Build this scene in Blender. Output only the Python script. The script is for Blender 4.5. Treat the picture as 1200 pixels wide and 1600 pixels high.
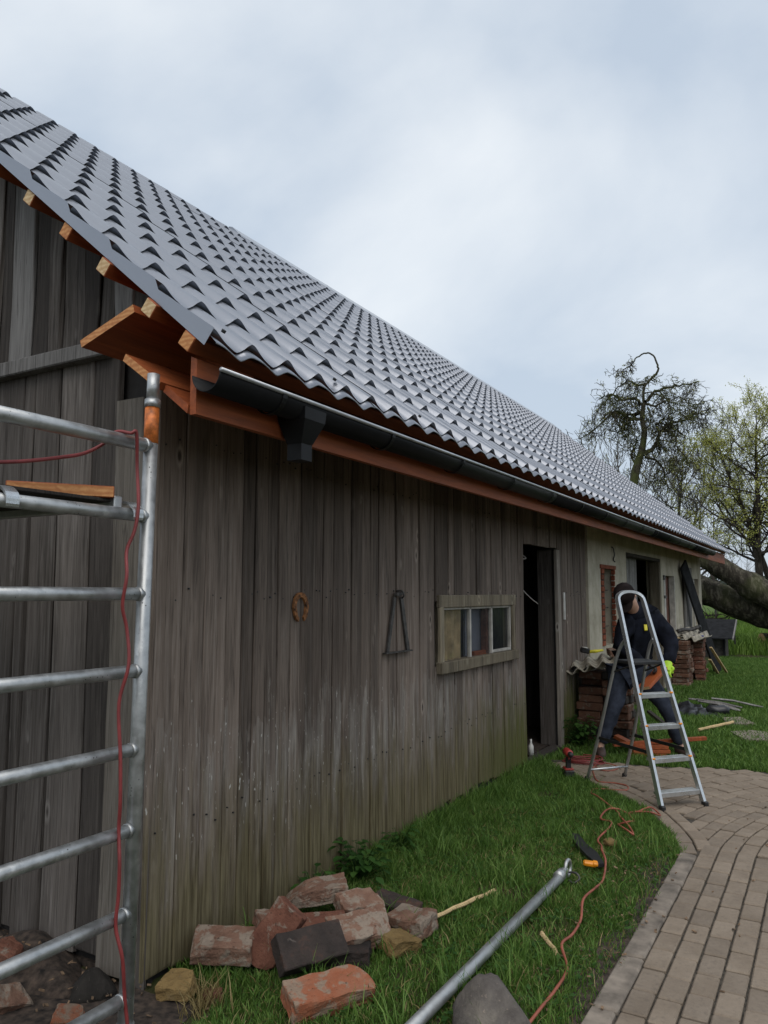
import bpy, bmesh, math, random
import numpy as np
from mathutils import Vector, Matrix, Euler, noise as mnoise
R = math.radians
for o in list(bpy.data.objects): bpy.data.objects.remove(o)
S = bpy.context.scene
COL = S.collection

# ------------------------------------------------------------------ camera
cd = bpy.data.cameras.new('camera'); cam = bpy.data.objects.new('camera', cd); COL.objects.link(cam)
cd.sensor_fit = 'VERTICAL'; cd.sensor_height = 24.0; cd.lens = 18.0; cd.clip_start = .05; cd.clip_end = 3000
cam.location = (2.495, -2.388, 1.6)
cam.rotation_euler = (R(90) + math.atan(128 / 1200), 0, R(30))
S.camera = cam
S.render.resolution_x = 768; S.render.resolution_y = 1024

# ------------------------------------------------------------------ sky
SUN_EL, SUN_AZ = 56.0, 148.0       # degrees; azimuth clockwise from +Y: the veiled sun stands high behind the camera
w = bpy.data.worlds.new('World'); S.world = w; w.use_nodes = True
nt = w.node_tree; nt.nodes.clear(); L = nt.links.new
def wn(t, **k):
    n = nt.nodes.new(t)
    for a, b in k.items(): setattr(n, a, b)
    return n
sky = wn('ShaderNodeTexSky'); sky.sky_type = 'NISHITA'; sky.sun_disc = False
sky.sun_elevation = R(SUN_EL); sky.sun_rotation = R(SUN_AZ); sky.air_density = 1.3; sky.dust_density = 2.5; sky.ozone_density = 1.5
tc = wn('ShaderNodeTexCoord'); sep = wn('ShaderNodeSeparateXYZ'); L(tc.outputs['Generated'], sep.inputs[0])
ad = wn('ShaderNodeMath', operation='ADD'); L(sep.outputs['Z'], ad.inputs[0]); ad.inputs[1].default_value = .55
mx = wn('ShaderNodeMath', operation='MAXIMUM'); L(ad.outputs[0], mx.inputs[0]); mx.inputs[1].default_value = .1
dv = wn('ShaderNodeVectorMath', operation='DIVIDE'); L(tc.outputs['Generated'], dv.inputs[0]); L(mx.outputs[0], dv.inputs[1])
n1 = wn('ShaderNodeTexNoise'); n1.inputs['Scale'].default_value = 1.9; n1.inputs['Detail'].default_value = 7; n1.inputs['Roughness'].default_value = .5; n1.inputs['Distortion'].default_value = .25
of = wn('ShaderNodeVectorMath', operation='ADD'); L(dv.outputs[0], of.inputs[0]); of.inputs[1].default_value = (2.2, 8.8, 3.0); L(of.outputs[0], n1.inputs['Vector'])
rp = wn('ShaderNodeValToRGB'); L(n1.outputs['Fac'], rp.inputs[0])
rp.color_ramp.elements[0].position = .38; rp.color_ramp.elements[0].color = (.55, .635, .74, 1)
rp.color_ramp.elements[1].position = .66; rp.color_ramp.elements[1].color = (.90, .94, .97, 1)
sc = wn('ShaderNodeVectorMath', operation='SCALE'); L(sky.outputs[0], sc.inputs[0]); sc.inputs['Scale'].default_value = .09
mix = wn('ShaderNodeMix', data_type='RGBA'); mix.inputs[0].default_value = .80
L(sc.outputs[0], mix.inputs[6]); L(rp.outputs[0], mix.inputs[7])
bg = wn('ShaderNodeBackground'); L(mix.outputs[2], bg.inputs['Color']); bg.inputs['Strength'].default_value = 1.0
wo = wn('ShaderNodeOutputWorld'); L(bg.outputs[0], wo.inputs['Surface'])

# ------------------------------------------------------------------ sun (veiled by the overcast)
sd = bpy.data.lights.new('sun', 'SUN'); sd.energy = 1.1; sd.angle = R(50); sd.color = (1, .95, .88)
sun = bpy.data.objects.new('sun', sd); COL.objects.link(sun)
sv = Vector((math.sin(R(SUN_AZ)) * math.cos(R(SUN_EL)), math.cos(R(SUN_AZ)) * math.cos(R(SUN_EL)), math.sin(R(SUN_EL))))
sun.rotation_euler = sv.to_track_quat('Z', 'Y').to_euler(); sun.location = sv * 50
vs = S.view_settings; vs.view_transform = 'Standard'; vs.look = 'None'; vs.exposure = 0.2; vs.gamma = 1.0; vs.use_curve_mapping = False

# ================================================================== helpers
class NB:
    """small node-graph builder for one material"""
    def __init__(s, name, rough=.8, metal=0., spec=.5):
        s.m = bpy.data.materials.new(name); s.m.use_nodes = True; s.t = s.m.node_tree; s.t.nodes.clear()
        s.b = s.t.nodes.new('ShaderNodeBsdfPrincipled'); o = s.t.nodes.new('ShaderNodeOutputMaterial')
        s.t.links.new(s.b.outputs[0], o.inputs[0]); s.out = o
        s.b.inputs['Roughness'].default_value = rough; s.b.inputs['Metallic'].default_value = metal
        s.b.inputs['Specular IOR Level'].default_value = spec
    def n(s, t, **k):
        n = s.t.nodes.new(t)
        for a, b in k.items(): setattr(n, a, b)
        return n
    def l(s, a, b): s.t.links.new(a, b)
    def inp(s, sock, v):
        if isinstance(v, (int, float)): sock.default_value = v
        elif isinstance(v, (tuple, list)): sock.default_value = tuple(v) if len(v) == len(sock.default_value) else tuple(v) + (1,)
        else: s.l(v, sock)
    def math(s, op, a, b=0., c=None, clamp=False):
        n = s.n('ShaderNodeMath', operation=op); n.use_clamp = clamp
        s.inp(n.inputs[0], a); s.inp(n.inputs[1], b)
        if c is not None: s.inp(n.inputs[2], c)
        return n.outputs[0]
    def coord(s, kind='Object', scale=(1, 1, 1), shift=True):
        t = s.n('ShaderNodeTexCoord'); mp = s.n('ShaderNodeMapping'); mp.inputs['Scale'].default_value = scale
        s.l(t.outputs[kind], mp.inputs['Vector'])
        if shift:
            oi = s.n('ShaderNodeObjectInfo'); c = s.n('ShaderNodeCombineXYZ')
            for i, k in enumerate((37., 71., 53.)): s.l(s.math('MULTIPLY', oi.outputs['Random'], k), c.inputs[i])
            s.l(c.outputs[0], mp.inputs['Location'])
        return mp.outputs[0]
    def noise(s, v, scale, detail=4, rough=.55, dist=0.):
        n = s.n('ShaderNodeTexNoise'); s.l(v, n.inputs['Vector'])
        n.inputs['Scale'].default_value = scale; n.inputs['Detail'].default_value = detail; n.inputs['Roughness'].default_value = rough; n.inputs['Distortion'].default_value = dist
        return n.outputs['Fac']
    def vor(s, v, scale, out='Distance', feat='F1', rnd=1.):
        n = s.n('ShaderNodeTexVoronoi', feature=feat); s.l(v, n.inputs['Vector']); n.inputs['Scale'].default_value = scale; n.inputs['Randomness'].default_value = rnd
        return n.outputs[out]
    def ramp(s, f, *st, interp='LINEAR'):
        n = s.n('ShaderNodeValToRGB'); s.inp(n.inputs[0], f); r = n.color_ramp; r.interpolation = interp
        while len(r.elements) < len(st): r.elements.new(.5)
        for e, (p, c) in zip(r.elements, st):
            e.position = p; e.color = (c, c, c, 1) if isinstance(c, (int, float)) else tuple(c) + (1,)
        return n.outputs[0]
    def mix(s, f, a, b, mode='MIX'):
        n = s.n('ShaderNodeMix', data_type='RGBA', blend_type=mode); n.clamp_factor = True
        s.inp(n.inputs[0], f); s.inp(n.inputs[6], a); s.inp(n.inputs[7], b)
        return n.outputs[2]
    def rnd(s): return s.n('ShaderNodeObjectInfo').outputs['Random']
    def pos(s):
        g = s.n('ShaderNodeNewGeometry'); x = s.n('ShaderNodeSeparateXYZ'); s.l(g.outputs['Position'], x.inputs[0]); return x.outputs
    def col(s, c): s.inp(s.b.inputs['Base Color'], c)
    def bump(s, h, st=.3, d=.01):
        n = s.n('ShaderNodeBump'); s.l(h, n.inputs['Height']); n.inputs['Strength'].default_value = st; n.inputs['Distance'].default_value = d
        s.l(n.outputs[0], s.b.inputs['Normal'])
def flat(name, c, rough=.7, metal=0., var=.12, scale=20, spec=.5):
    b = NB(name, rough, metal, spec); v = b.coord(); f = b.noise(v, scale, 5)
    lo = tuple(max(0, x * (1 - var * 1.8)) for x in c); hi = tuple(x * (1 + var * 1.8) for x in c)
    b.col(b.ramp(f, (.3, lo), (.7, hi))); b.bump(f, .15, .004); return b.m
MT = {}

def old_wood(name, dark, mid, light, wall=False, grainscale=1.):
    b = NB(name, .88, spec=.2)
    v = b.coord(scale=(55 * grainscale, 55 * grainscale, 2.2 * grainscale)); g = b.noise(v, 1., 8, .68, .35)
    v3 = b.coord(scale=(170, 170, 5)); fine = b.noise(v3, 1., 5, .65)
    v2 = b.coord(scale=(9, 9, .9)); big = b.noise(v2, 1., 4, .6)
    c = b.ramp(g, (.28, dark), (.5, mid), (.72, light))
    c = b.mix(b.ramp(big, (.35, .0), (.7, .75)), c, tuple(x * 1.25 for x in mid))
    c = b.mix(b.ramp(fine, (.30, .5), (.46, 0.)), c, tuple(x * .35 for x in dark))
    # knots
    kv = b.coord(scale=(8, 8, 3.4)); kd = b.math('ADD', b.vor(kv, 1.), b.ramp(b.noise(b.coord(scale=(3, 3, 1.2)), 1., 2), (.48, .3), (.56, 0.)))
    c = b.mix(b.ramp(kd, (.0, .9), (.06, .8), (.09, 0.)), c, tuple(x * .45 for x in dark))
    c = b.mix(b.ramp(kd, (.09, 0.), (.13, .65), (.22, 0.)), c, tuple(x * 1.25 for x in light))
    # vertical cracks
    cv = b.coord(scale=(26, 26, .45)); cr = b.noise(cv, 1., 3, .5, .1)
    crk = b.ramp(cr, (.490, 0.), (.5, 1.), (.510, 0.))
    c = b.mix(b.math('MULTIPLY', crk, .5), c, (.012, .01, .009))
    r = b.rnd(); c = b.mix(.75, c, b.ramp(r, (0, (.50, .48, .465)), (.5, (.95, .925, .905)), (1, (1.36, 1.33, 1.31))), 'MULTIPLY')
    sn = b.noise(b.coord(scale=(7, 7, .8)), 1., 5, .62, .3); c = b.mix(b.ramp(sn, (.48, 0.), (.66, .75)), c, b.mix(.5, c, (.03, .025, .022)))
    if wall:
        x, y, z = b.pos(); wv = b.coord(scale=(1, 1, 1), shift=False)
        ns = b.noise(b.coord(scale=(12, 12, 2.5), shift=False), 1., 5, .6)
        zz = b.math('ADD', z, b.math('MULTIPLY', b.math('SUBTRACT', ns, .5), 1.1))
        # damp olive-brown foot of the boards
        c = b.mix(b.ramp(zz, (.22, .9), (.85, 0.)), c, b.mix(b.ramp(g, (.35, 0.), (.65, 1.)), (.060, .048, .022), (.19, .162, .088)))
        # silvered, washed-out band
        wsh = b.noise(b.coord(scale=(18, 18, 1.6)), 1., 6, .7)
        band = b.math('MULTIPLY', b.ramp(zz, (.35, 0.), (.75, 1.), (1.35, .55), (1.75, 0.)), b.ramp(wsh, (.44, 0.), (.64, .7)))
        c = b.mix(band, c, b.mix(b.ramp(fine, (.35, 0.), (.55, 1.)), (.15, .138, .125), (.36, .335, .30)))
        # flakes of old whitewash near the corner
        fl = b.noise(b.coord(scale=(85, 85, 22), shift=False), 1., 2, .5)
        fm = b.math('MULTIPLY', b.ramp(fl, (.69, 0.), (.72, .8)), b.math('MULTIPLY', b.ramp(zz, (.40, 0.), (.6, 1.), (1.0, 1.), (1.25, 0.)), b.ramp(b.math('MULTIPLY', y, .25), (.35, 1.), (.75, .1))))
        c = b.mix(fm, c, (.55, .54, .50))
        # green algae beside the door
        gm = b.math('MULTIPLY', b.ramp(b.math('MULTIPLY', y, .2), (.62, 0.), (.9, 1.)), b.ramp(zz, (.2, 1.), (.8, 0.)))
        c = b.mix(b.math('MULTIPLY', gm, .75), c, (.085, .105, .02))
    b.col(c)
    h = b.math('ADD', b.math('MULTIPLY', g, .6), b.math('MULTIPLY', fine, .5)); h = b.math('SUBTRACT', h, crk); b.bump(h, .5, .006)
    return b.m
MT['wall_wood'] = old_wood('weathered_wall_wood', (.066, .051, .041), (.165, .134, .112), (.275, .236, .203), True)
MT['gable_wood'] = old_wood('weathered_gable_wood', (.042, .036, .032), (.108, .096, .087), (.21, .195, .183))
MT['silver_wood'] = old_wood('silvered_wood', (.11, .105, .10), (.23, .225, .22), (.38, .375, .37))
MT['corner_wood'] = old_wood('corner_board_wood', (.11, .095, .08), (.20, .18, .155), (.33, .31, .28))
MT['frame_wood'] = old_wood('lichen_frame_wood', (.10, .085, .06), (.21, .18, .13), (.36, .33, .25))
MT['dark_wood'] = old_wood('dark_old_wood', (.022, .019, .017), (.05, .044, .04), (.10, .09, .08))

def stained_wood():
    b = NB('orange_stained_wood', .62, spec=.4); v = b.coord(scale=(45, 2.5, 45)); g = b.noise(v, 1., 6, .6, .3)
    c = b.ramp(g, (.3, (.16, .035, .010)), (.6, (.31, .072, .018)), (.8, (.42, .12, .034)))
    c = b.mix(b.math('MULTIPLY', b.rnd(), .35), c, (.42, .13, .045)); b.col(c); b.bump(g, .2, .003); return b.m
MT['orange'] = stained_wood()
def fresh_wood(name, a, bb, cc):
    b = NB(name, .75, spec=.3); v = b.coord(scale=(60, 60, 60)); d = b.noise(v, .35, 4, .5, 2.); w_ = b.n('ShaderNodeTexWave', wave_type='RINGS'); b.l(b.coord(scale=(1, 1, 1)), w_.inputs['Vector'])
    w_.inputs['Scale'].default_value = 26; w_.inputs['Distortion'].default_value = 4; w_.inputs['Detail'].default_value = 3
    c = b.mix(w_.outputs['Fac'], a, bb); c = b.mix(b.ramp(d, (.45, 0.), (.75, .8)), c, cc); b.col(c); b.bump(d, .25, .003); return b.m
MT['endgrain'] = fresh_wood('fresh_end_grain', (.52, .36, .19), (.66, .50, .29), (.42, .22, .10))
MT['endgrain2'] = fresh_wood('stained_end_grain', (.45, .19, .07), (.60, .30, .12), (.36, .13, .05))
MT['pine'] = fresh_wood('pale_pine', (.50, .36, .18), (.62, .47, .26), (.38, .27, .14))

def roof_metal():
    b = NB('graphite_roof_metal', .36, .55, .5); v = b.coord(scale=(1, 1, 1), shift=False)
    n = b.noise(v, 3., 4); n2 = b.noise(v, 60., 3)
    c = b.mix(n, (.24, .255, .29), (.29, .306, .345)); c = b.mix(.5, c, b.ramp(b.rnd(), (0, (.92, .92, .92)), (1, (1.08, 1.08, 1.08))), 'MULTIPLY')
    b.col(c); b.inp(b.b.inputs['Roughness'], b.ramp(n2, (.3, .28), (.7, .32)))
    b.b.inputs['Coat Weight'].default_value = .5; b.b.inputs['Coat Roughness'].default_value = .15; b.bump(b.noise(v, 2.5, 2), .06, .02); return b.m
MT['roof'] = roof_metal()
MT['roof_under'] = flat('roof_underside', (.035, .035, .037), .6)
MT['gutter'] = flat('graphite_gutter', (.007, .0072, .008), .5, 0, .15, 6, .2)
MT['gutter_lip'] = flat('gutter_bright_edge', (.42, .43, .45), .3, .6, .1, 10)

def galv():
    b = NB('galvanised_scaffold_tube', .42, .75); v = b.coord(shift=False); n = b.noise(v, 22., 5, .6); f = b.vor(v, 55.)
    c = b.ramp(n, (.3, (.34, .35, .35)), (.7, (.55, .56, .56))); sp = b.math('MULTIPLY', b.ramp(f, (.10, 1.), (.17, 0.)), b.ramp(b.noise(v, 9., 3), (.48, 0.), (.62, 1.)))
    c = b.mix(sp, c, (.03, .03, .03)); pn = b.noise(v, 14., 4, .7); c = b.mix(b.ramp(pn, (.6, 0.), (.7, .55)), c, (.70, .70, .68)); b.col(c)
    b.inp(b.b.inputs['Roughness'], b.ramp(n, (.3, .34), (.7, .55))); b.inp(b.b.inputs['Metallic'], b.math('SUBTRACT', .8, b.math('MULTIPLY', sp, .8))); b.bump(n, .12, .003); return b.m
MT['galv'] = galv()
def alu(name, c, r):
    b = NB(name, r, .85); v = b.coord(shift=False); n = b.noise(v, 30., 4); b.col(b.ramp(n, (.3, tuple(x * .8 for x in c)), (.7, c))); b.inp(b.b.inputs['Roughness'], b.ramp(b.noise(v, 8., 4), (.3, r * .8), (.7, r * 1.4))); return b.m
MT['alu'] = alu('aluminium', (.66, .68, .69), .28); MT['alu_dull'] = alu('dull_aluminium', (.50, .51, .51), .42); MT['alu_step'] = alu('ribbed_step', (.62, .63, .62), .45)
MT['orange_paint'] = flat('chipped_orange_paint', (.55, .15, .03), .5, 0, .3, 40)
MT['black'] = flat('black_plastic', (.015, .015, .016), .5); MT['black_tarp'] = flat('black_plastic_sheet', (.02, .021, .024), .32, 0, .3, 12)
MT['cable'] = flat('red_cable_rubber', (.22, .035, .035), .5, 0, .15, 15); MT['cable_orange'] = flat('faded_red_cable', (.27, .075, .045), .55, 0, .2, 12)
MT['white'] = flat('white_paint', (.62, .61, .57), .6, 0, .1, 15); MT['old_white'] = flat('flaking_white_paint', (.42, .40, .36), .8, 0, .15, 12)
MT['yellow'] = flat('yellow_plastic', (.62, .55, .02), .45); MT['hivis'] = flat('hivis_green', (.42, .68, .04), .6); MT['orange_pl'] = flat('orange_plastic', (.75, .26, .01), .4)
MT['rust'] = flat('rusty_iron', (.20, .085, .03), .85, .1, .5, 45); MT['grey_iron'] = flat('grey_iron', (.075, .07, .066), .6, .4, .3, 25)
MT['red_tool'] = flat('red_tool_plastic', (.33, .035, .03), .42); MT['blue'] = flat('blue_plastic', (.05, .06, .25), .5)
MT['skin'] = flat('skin', (.42, .25, .18), .55); MT['jacket'] = flat('navy_work_jacket', (.0075, .009, .015), .92, 0, .3, 14, .15); MT['trouser'] = flat('slate_work_trousers', (.036, .043, .062), .92, 0, .25, 14, .15)
MT['cap'] = flat('dark_cap', (.016, .012, .012), .95, 0, .2, 20, .1); MT['boot'] = flat('brown_boot', (.05, .03, .025), .7); MT['sole'] = flat('boot_sole', (.30, .22, .17), .8)
MT['grey_panel'] = flat('blue_grey_panel', (.20, .215, .26), .7, 0, .06, 4); MT['brown_panel'] = flat('red_brown_shutter', (.13, .055, .035), .7, 0, .3, 18)
MT['curtain'] = flat('yellowed_curtain', (.52, .40, .22), .85, 0, .22, 9)

def plaster():
    b = NB('stained_lime_plaster', .92, spec=.2); v = b.coord(shift=False); n = b.noise(v, 2.2, 7, .62); n2 = b.noise(v, 14., 6, .65)
    c = b.ramp(n, (.3, (.30, .27, .20)), (.55, (.47, .43, .34)), (.75, (.56, .52, .43)))
    c = b.mix(b.ramp(n2, (.55, 0.), (.72, .5)), c, (.24, .20, .14)); st = b.noise(b.coord(scale=(9, 9, .8), shift=False), 1., 5); c = b.mix(b.ramp(st, (.55, 0.), (.75, .5)), c, (.20, .18, .13)); b.col(c); b.bump(n2, .5, .015); return b.m
MT['plaster'] = plaster()
def brick(name, a, bb, cc, mortar=.5, mcol=(.27, .222, .18)):
    b = NB(name, .92, spec=.2); v = b.coord(); n = b.noise(v, 9., 6, .65); n2 = b.noise(v, 16., 5, .6, .3); n3 = b.noise(v, 70., 4, .6)
    c = b.ramp(n, (.3, a), (.55, bb), (.75, cc)); c = b.mix(b.ramp(n2, (1 - mortar, 0.), (1.08 - mortar, 1.)), c, b.mix(n3, tuple(x * .7 for x in mcol), mcol))
    c = b.mix(b.ramp(n3, (.28, .8), (.38, 0.)), c, (.03, .02, .017)); c = b.mix(.8, c, b.ramp(b.rnd(), (0, (.7, .68, .66)), (1, (1.25, 1.2, 1.15))), 'MULTIPLY'); b.col(c)
    b.bump(b.math('ADD', n3, n2), .6, .012); return b.m
MT['brick_red'] = brick('old_red_brick', (.115, .048, .034), (.18, .080, .055), (.23, .12, .085), .42)
MT['brick_mortar'] = brick('mortared_brick', (.13, .072, .052), (.185, .11, .08), (.22, .15, .112), .52)
MT['brick_sooty'] = brick('sooty_brick', (.025, .022, .021), (.045, .036, .033), (.10, .05, .035), .30, (.14, .12, .11))
MT['brick_orange'] = brick('bright_orange_brick', (.25, .075, .035), (.26, .11, .065), (.24, .14, .10), .50, (.27, .20, .15))
MT['brick_yellow'] = brick('yellow_brick', (.19, .125, .05), (.24, .165, .07), (.27, .20, .105), .35, (.20, .16, .10))
MT['brick_dull'] = brick('dusty_stack_brick', (.07, .038, .027), (.13, .068, .046), (.17, .10, .07), .45, (.19, .16, .13))
MT['brick_wall'] = brick('red_jamb_brick', (.16, .05, .03), (.25, .08, .045), (.30, .11, .065), .3)

def paver_mat():
    b = NB('concrete_paver', .9, spec=.25); v = b.coord(); n = b.noise(v, 5., 6, .6); n2 = b.noise(v, 45., 5, .7)
    c = b.ramp(n, (.3, (.19, .152, .116)), (.7, (.265, .218, .172))); c = b.mix(b.ramp(n2, (.3, .45), (.5, 0.)), c, (.12, .10, .085)); c = b.mix(b.ramp(n2, (.62, 0.), (.75, .4)), c, (.40, .36, .31))
    c = b.mix(.9, c, b.ramp(b.rnd(), (0, (.86, .85, .84)), (.5, (1, .98, .95)), (1, (1.12, 1.10, 1.07))), 'MULTIPLY'); b.col(c); b.bump(n2, .45, .006); return b.m
MT['paver'] = paver_mat()
MT['kerb'] = flat('worn_concrete', (.185, .155, .125), .92, 0, .3, 9); MT['joint'] = flat('sandy_joint', (.05, .042, .032), .95, 0, .4, 40)
def ground_mat():
    b = NB('soil_and_turf', .95, spec=.15); v = b.coord(shift=False); n = b.noise(v, 1.3, 7, .6); n2 = b.noise(v, 30., 6, .7)
    c = b.mix(b.ramp(n, (.4, 0.), (.62, 1.)), b.mix(n2, (.02, .03, .008), (.055, .075, .02)), b.mix(n2, (.035, .026, .017), (.085, .062, .04)))
    x, y, z = b.pos(); c = b.mix(b.ramp(b.math('MULTIPLY', y, .01), (.22, 0.), (.5, 1.)), c, b.mix(n, (.06, .10, .022), (.10, .15, .035))); b.col(c); b.bump(n2, .8, .02); return b.m
MT['ground'] = ground_mat()
MT['soil'] = flat('dark_soil', (.045, .032, .024), .97, 0, .5, 30)
def grass_mat(name, a, m, z_):
    b = NB(name, .6, spec=.3); at = b.n('ShaderNodeAttribute'); at.attribute_name = 'tint'
    g = b.n('ShaderNodeNewGeometry'); nn = b.n('ShaderNodeTexNoise'); b.l(g.outputs['Position'], nn.inputs['Vector']); nn.inputs['Scale'].default_value = 1.6; nn.inputs['Detail'].default_value = 4
    f = b.math('ADD', b.math('MULTIPLY', at.outputs['Fac'], .62), b.math('MULTIPLY', nn.outputs['Fac'], .5)); b.col(b.ramp(f, (.15, a), (.5, m), (.85, z_)))
    tr = b.n('ShaderNodeBsdfTranslucent'); b.l(b.b.inputs['Base Color'].links[0].from_socket, tr.inputs['Color']); ms = b.n('ShaderNodeMixShader'); ms.inputs[0].default_value = .5 if 'leaf' in name else .3
    b.l(b.b.outputs[0], ms.inputs[1]); b.l(tr.outputs[0], ms.inputs[2]); b.l(ms.outputs[0], b.out.inputs[0]); return b.m
MT['grass'] = grass_mat('lawn_grass', (.036, .080, .014), (.082, .175, .026), (.17, .27, .06))
MT['meadow'] = grass_mat('meadow_grass', (.05, .10, .015), (.11, .21, .025), (.20, .31, .06))
MT['drygrass'] = grass_mat('dry_grass', (.16, .12, .05), (.26, .20, .08), (.36, .29, .14))
MT['leaf'] = grass_mat('young_leaf', (.24, .27, .05), (.44, .46, .10), (.60, .60, .22)); MT['weed'] = grass_mat('weed_leaf', (.025, .07, .015), (.05, .13, .025), (.09, .19, .04))
def bark(name, a, m, z_, moss=0.):
    b = NB(name, .95, spec=.15); v = b.coord(scale=(6, 6, 2)); n = b.noise(v, 1.5, 7, .7, .4); c = b.ramp(n, (.3, a), (.5, m), (.72, z_))
    if moss: c = b.mix(b.math('MULTIPLY', b.ramp(b.noise(b.coord(), 1.6, 5), (.45, 0.), (.6, 1.)), moss), c, (.07, .085, .025))
    b.col(c); b.bump(n, .9, .04); return b.m
MT['bark'] = bark('dark_bark', (.018, .015, .013), (.045, .038, .032), (.085, .075, .062)); MT['bark_moss'] = bark('mossy_bark', (.022, .02, .014), (.055, .05, .034), (.10, .092, .066), .7)
MT['bark_log'] = bark('fallen_trunk_bark', (.018, .015, .012), (.05, .044, .034), (.20, .18, .14), .35); MT['bark_grey'] = bark('grey_twig_bark', (.05, .046, .04), (.10, .092, .08), (.16, .15, .13))
def stone_mat(name, a, m, z_):
    b = NB(name, .85, spec=.3); v = b.coord(); n = b.noise(v, 6., 8, .65, .4); n2 = b.noise(v, 60., 4); c = b.ramp(n, (.3, a), (.52, m), (.7, z_)); c = b.mix(b.ramp(n2, (.65, 0.), (.72, .5)), c, (.30, .24, .19)); b.col(c); b.bump(b.math('ADD', n, b.math('MULTIPLY', n2, .3)), .7, .02); return b.m
MT['stone'] = stone_mat('grey_field_stone', (.055, .046, .042), (.12, .105, .093), (.20, .175, .145)); MT['dark_stone'] = stone_mat('dark_stone', (.010, .008, .007), (.02, .017, .014), (.035, .03, .026))
MT['cement'] = flat('corrugated_fibre_cement', (.30, .275, .22), .93, 0, .35, 11); MT['slab'] = flat('stepping_slab', (.22, .185, .15), .92, 0, .12, 6)
MT['kennel'] = flat('tarred_board', (.022, .023, .025), .95, 0, .2, 8, .1); MT['kennel_wall'] = flat('dark_kennel_wall', (.07, .066, .06), .9, 0, .3, 10)
MT['cut'] = fresh_wood('sawn_log_end', (.50, .28, .13), (.62, .40, .21), (.36, .19, .09))
def glass():
    b = NB('dusty_window_glass', .12, 0, .5); b.col((.05, .055, .06)); b.b.inputs['Alpha'].default_value = .22; n = b.noise(b.coord(shift=False), 25., 4); b.inp(b.b.inputs['Roughness'], b.ramp(n, (.4, .06), (.7, .3))); return b.m
MT['glass'] = glass()
MT['glass_dark'] = flat('black_dusty_pane', (.03, .034, .036), .18, 0, .4, 14)
MT['void'] = flat('painted_shade_black', (.02, .018, .017), .95)  # near-black colour standing in for shade in board gaps and behind one pane

# ---- mesh builder
class MB:
    def __init__(s): s.v = []; s.f = []; s.mi = []
    def add(s, vs_, fs, mi=0):
        k = len(s.v); s.v += [tuple(p) for p in vs_]; s.f += [tuple(i + k for i in q) for q in fs]; s.mi += [mi] * len(fs); return s
    def box(s, c, d, rot=None, mi=0, b=0.):
        hx, hy, hz = d[0] / 2, d[1] / 2, d[2] / 2
        M = (rot.to_matrix() if isinstance(rot, Euler) else rot) if rot is not None else Matrix.Identity(3); c = Vector(c)
        if b <= 0:
            P = [Vector((sx * hx, sy * hy, sz * hz)) for sx in (-1, 1) for sy in (-1, 1) for sz in (-1, 1)]
            F = [(0, 1, 3, 2), (4, 6, 7, 5), (0, 4, 5, 1), (2, 3, 7, 6), (0, 2, 6, 4), (1, 5, 7, 3)]
        else:
            P, F = chamfer(d, b); P = [Vector(p) for p in P]
        return s.add([M @ p + c for p in P], F, mi)
    def tube(s, path, r, seg=10, cap=True, mi=0, closed=False):
        path = [Vector(p) for p in path]; n = len(path); rs = r if isinstance(r, (list, tuple)) else [r] * n
        k = len(s.v); up = None
        for i, p in enumerate(path):
            a = path[i - 1] if (i or closed) else p; c = path[(i + 1) % n] if (i < n - 1 or closed) else p
            t = (c - a)
            if t.length < 1e-9: t = Vector((0, 0, 1))
            t.normalize()
            if up is None: up = t.orthogonal().normalized()
            up = (up - t * up.dot(t))
            up = up.normalized() if up.length > 1e-6 else t.orthogonal().normalized()
            q = t.cross(up)
            for j in range(seg):
                an = 2 * math.pi * j / seg; s.v.append(tuple(p + (up * math.cos(an) + q * math.sin(an)) * rs[i]))
        m = n if closed else n - 1
        for i in range(m):
            i2 = (i + 1) % n
            for j in range(seg):
                j2 = (j + 1) % seg; s.f.append((k + i * seg + j, k + i * seg + j2, k + i2 * seg + j2, k + i2 * seg + j)); s.mi.append(mi)
        if cap and not closed:
            s.f.append(tuple(k + j for j in reversed(range(seg)))); s.mi.append(mi); s.f.append(tuple(k + (n - 1) * seg + j for j in range(seg))); s.mi.append(mi)
        return s
    def prism(s, poly, axis, a, b, mi=0):
        """poly of 2D points extruded along axis ('x','y','z') from a to b"""
        def P(u, v, t): return {'x': (t, u, v), 'y': (u, t, v), 'z': (u, v, t)}[axis]
        n = len(poly); V = [P(u, v, a) for u, v in poly] + [P(u, v, b) for u, v in poly]
        F = [tuple(range(n)), tuple(range(2 * n - 1, n - 1, -1))] + [(i, i + n, (i + 1) % n + n, (i + 1) % n) for i in range(n)]
        return s.add(V, F, mi)
    def build(s, name, mats, parent=None, smooth=False, fix=True):
        me = bpy.data.meshes.new(name); me.from_pydata(s.v, [], s.f)
        mats = mats if isinstance(mats, (list, tuple)) else [mats]
        for m in mats: me.materials.append(MT[m] if isinstance(m, str) else m)
        if len(mats) > 1: me.polygons.foreach_set('material_index', s.mi)
        if fix:
            bm = bmesh.new(); bm.from_mesh(me); bmesh.ops.recalc_face_normals(bm, faces=bm.faces); bm.to_mesh(me); bm.free()
        if smooth: me.polygons.foreach_set('use_smooth', [True] * len(me.polygons))
        me.update(); return obj(name, me, parent)
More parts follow.
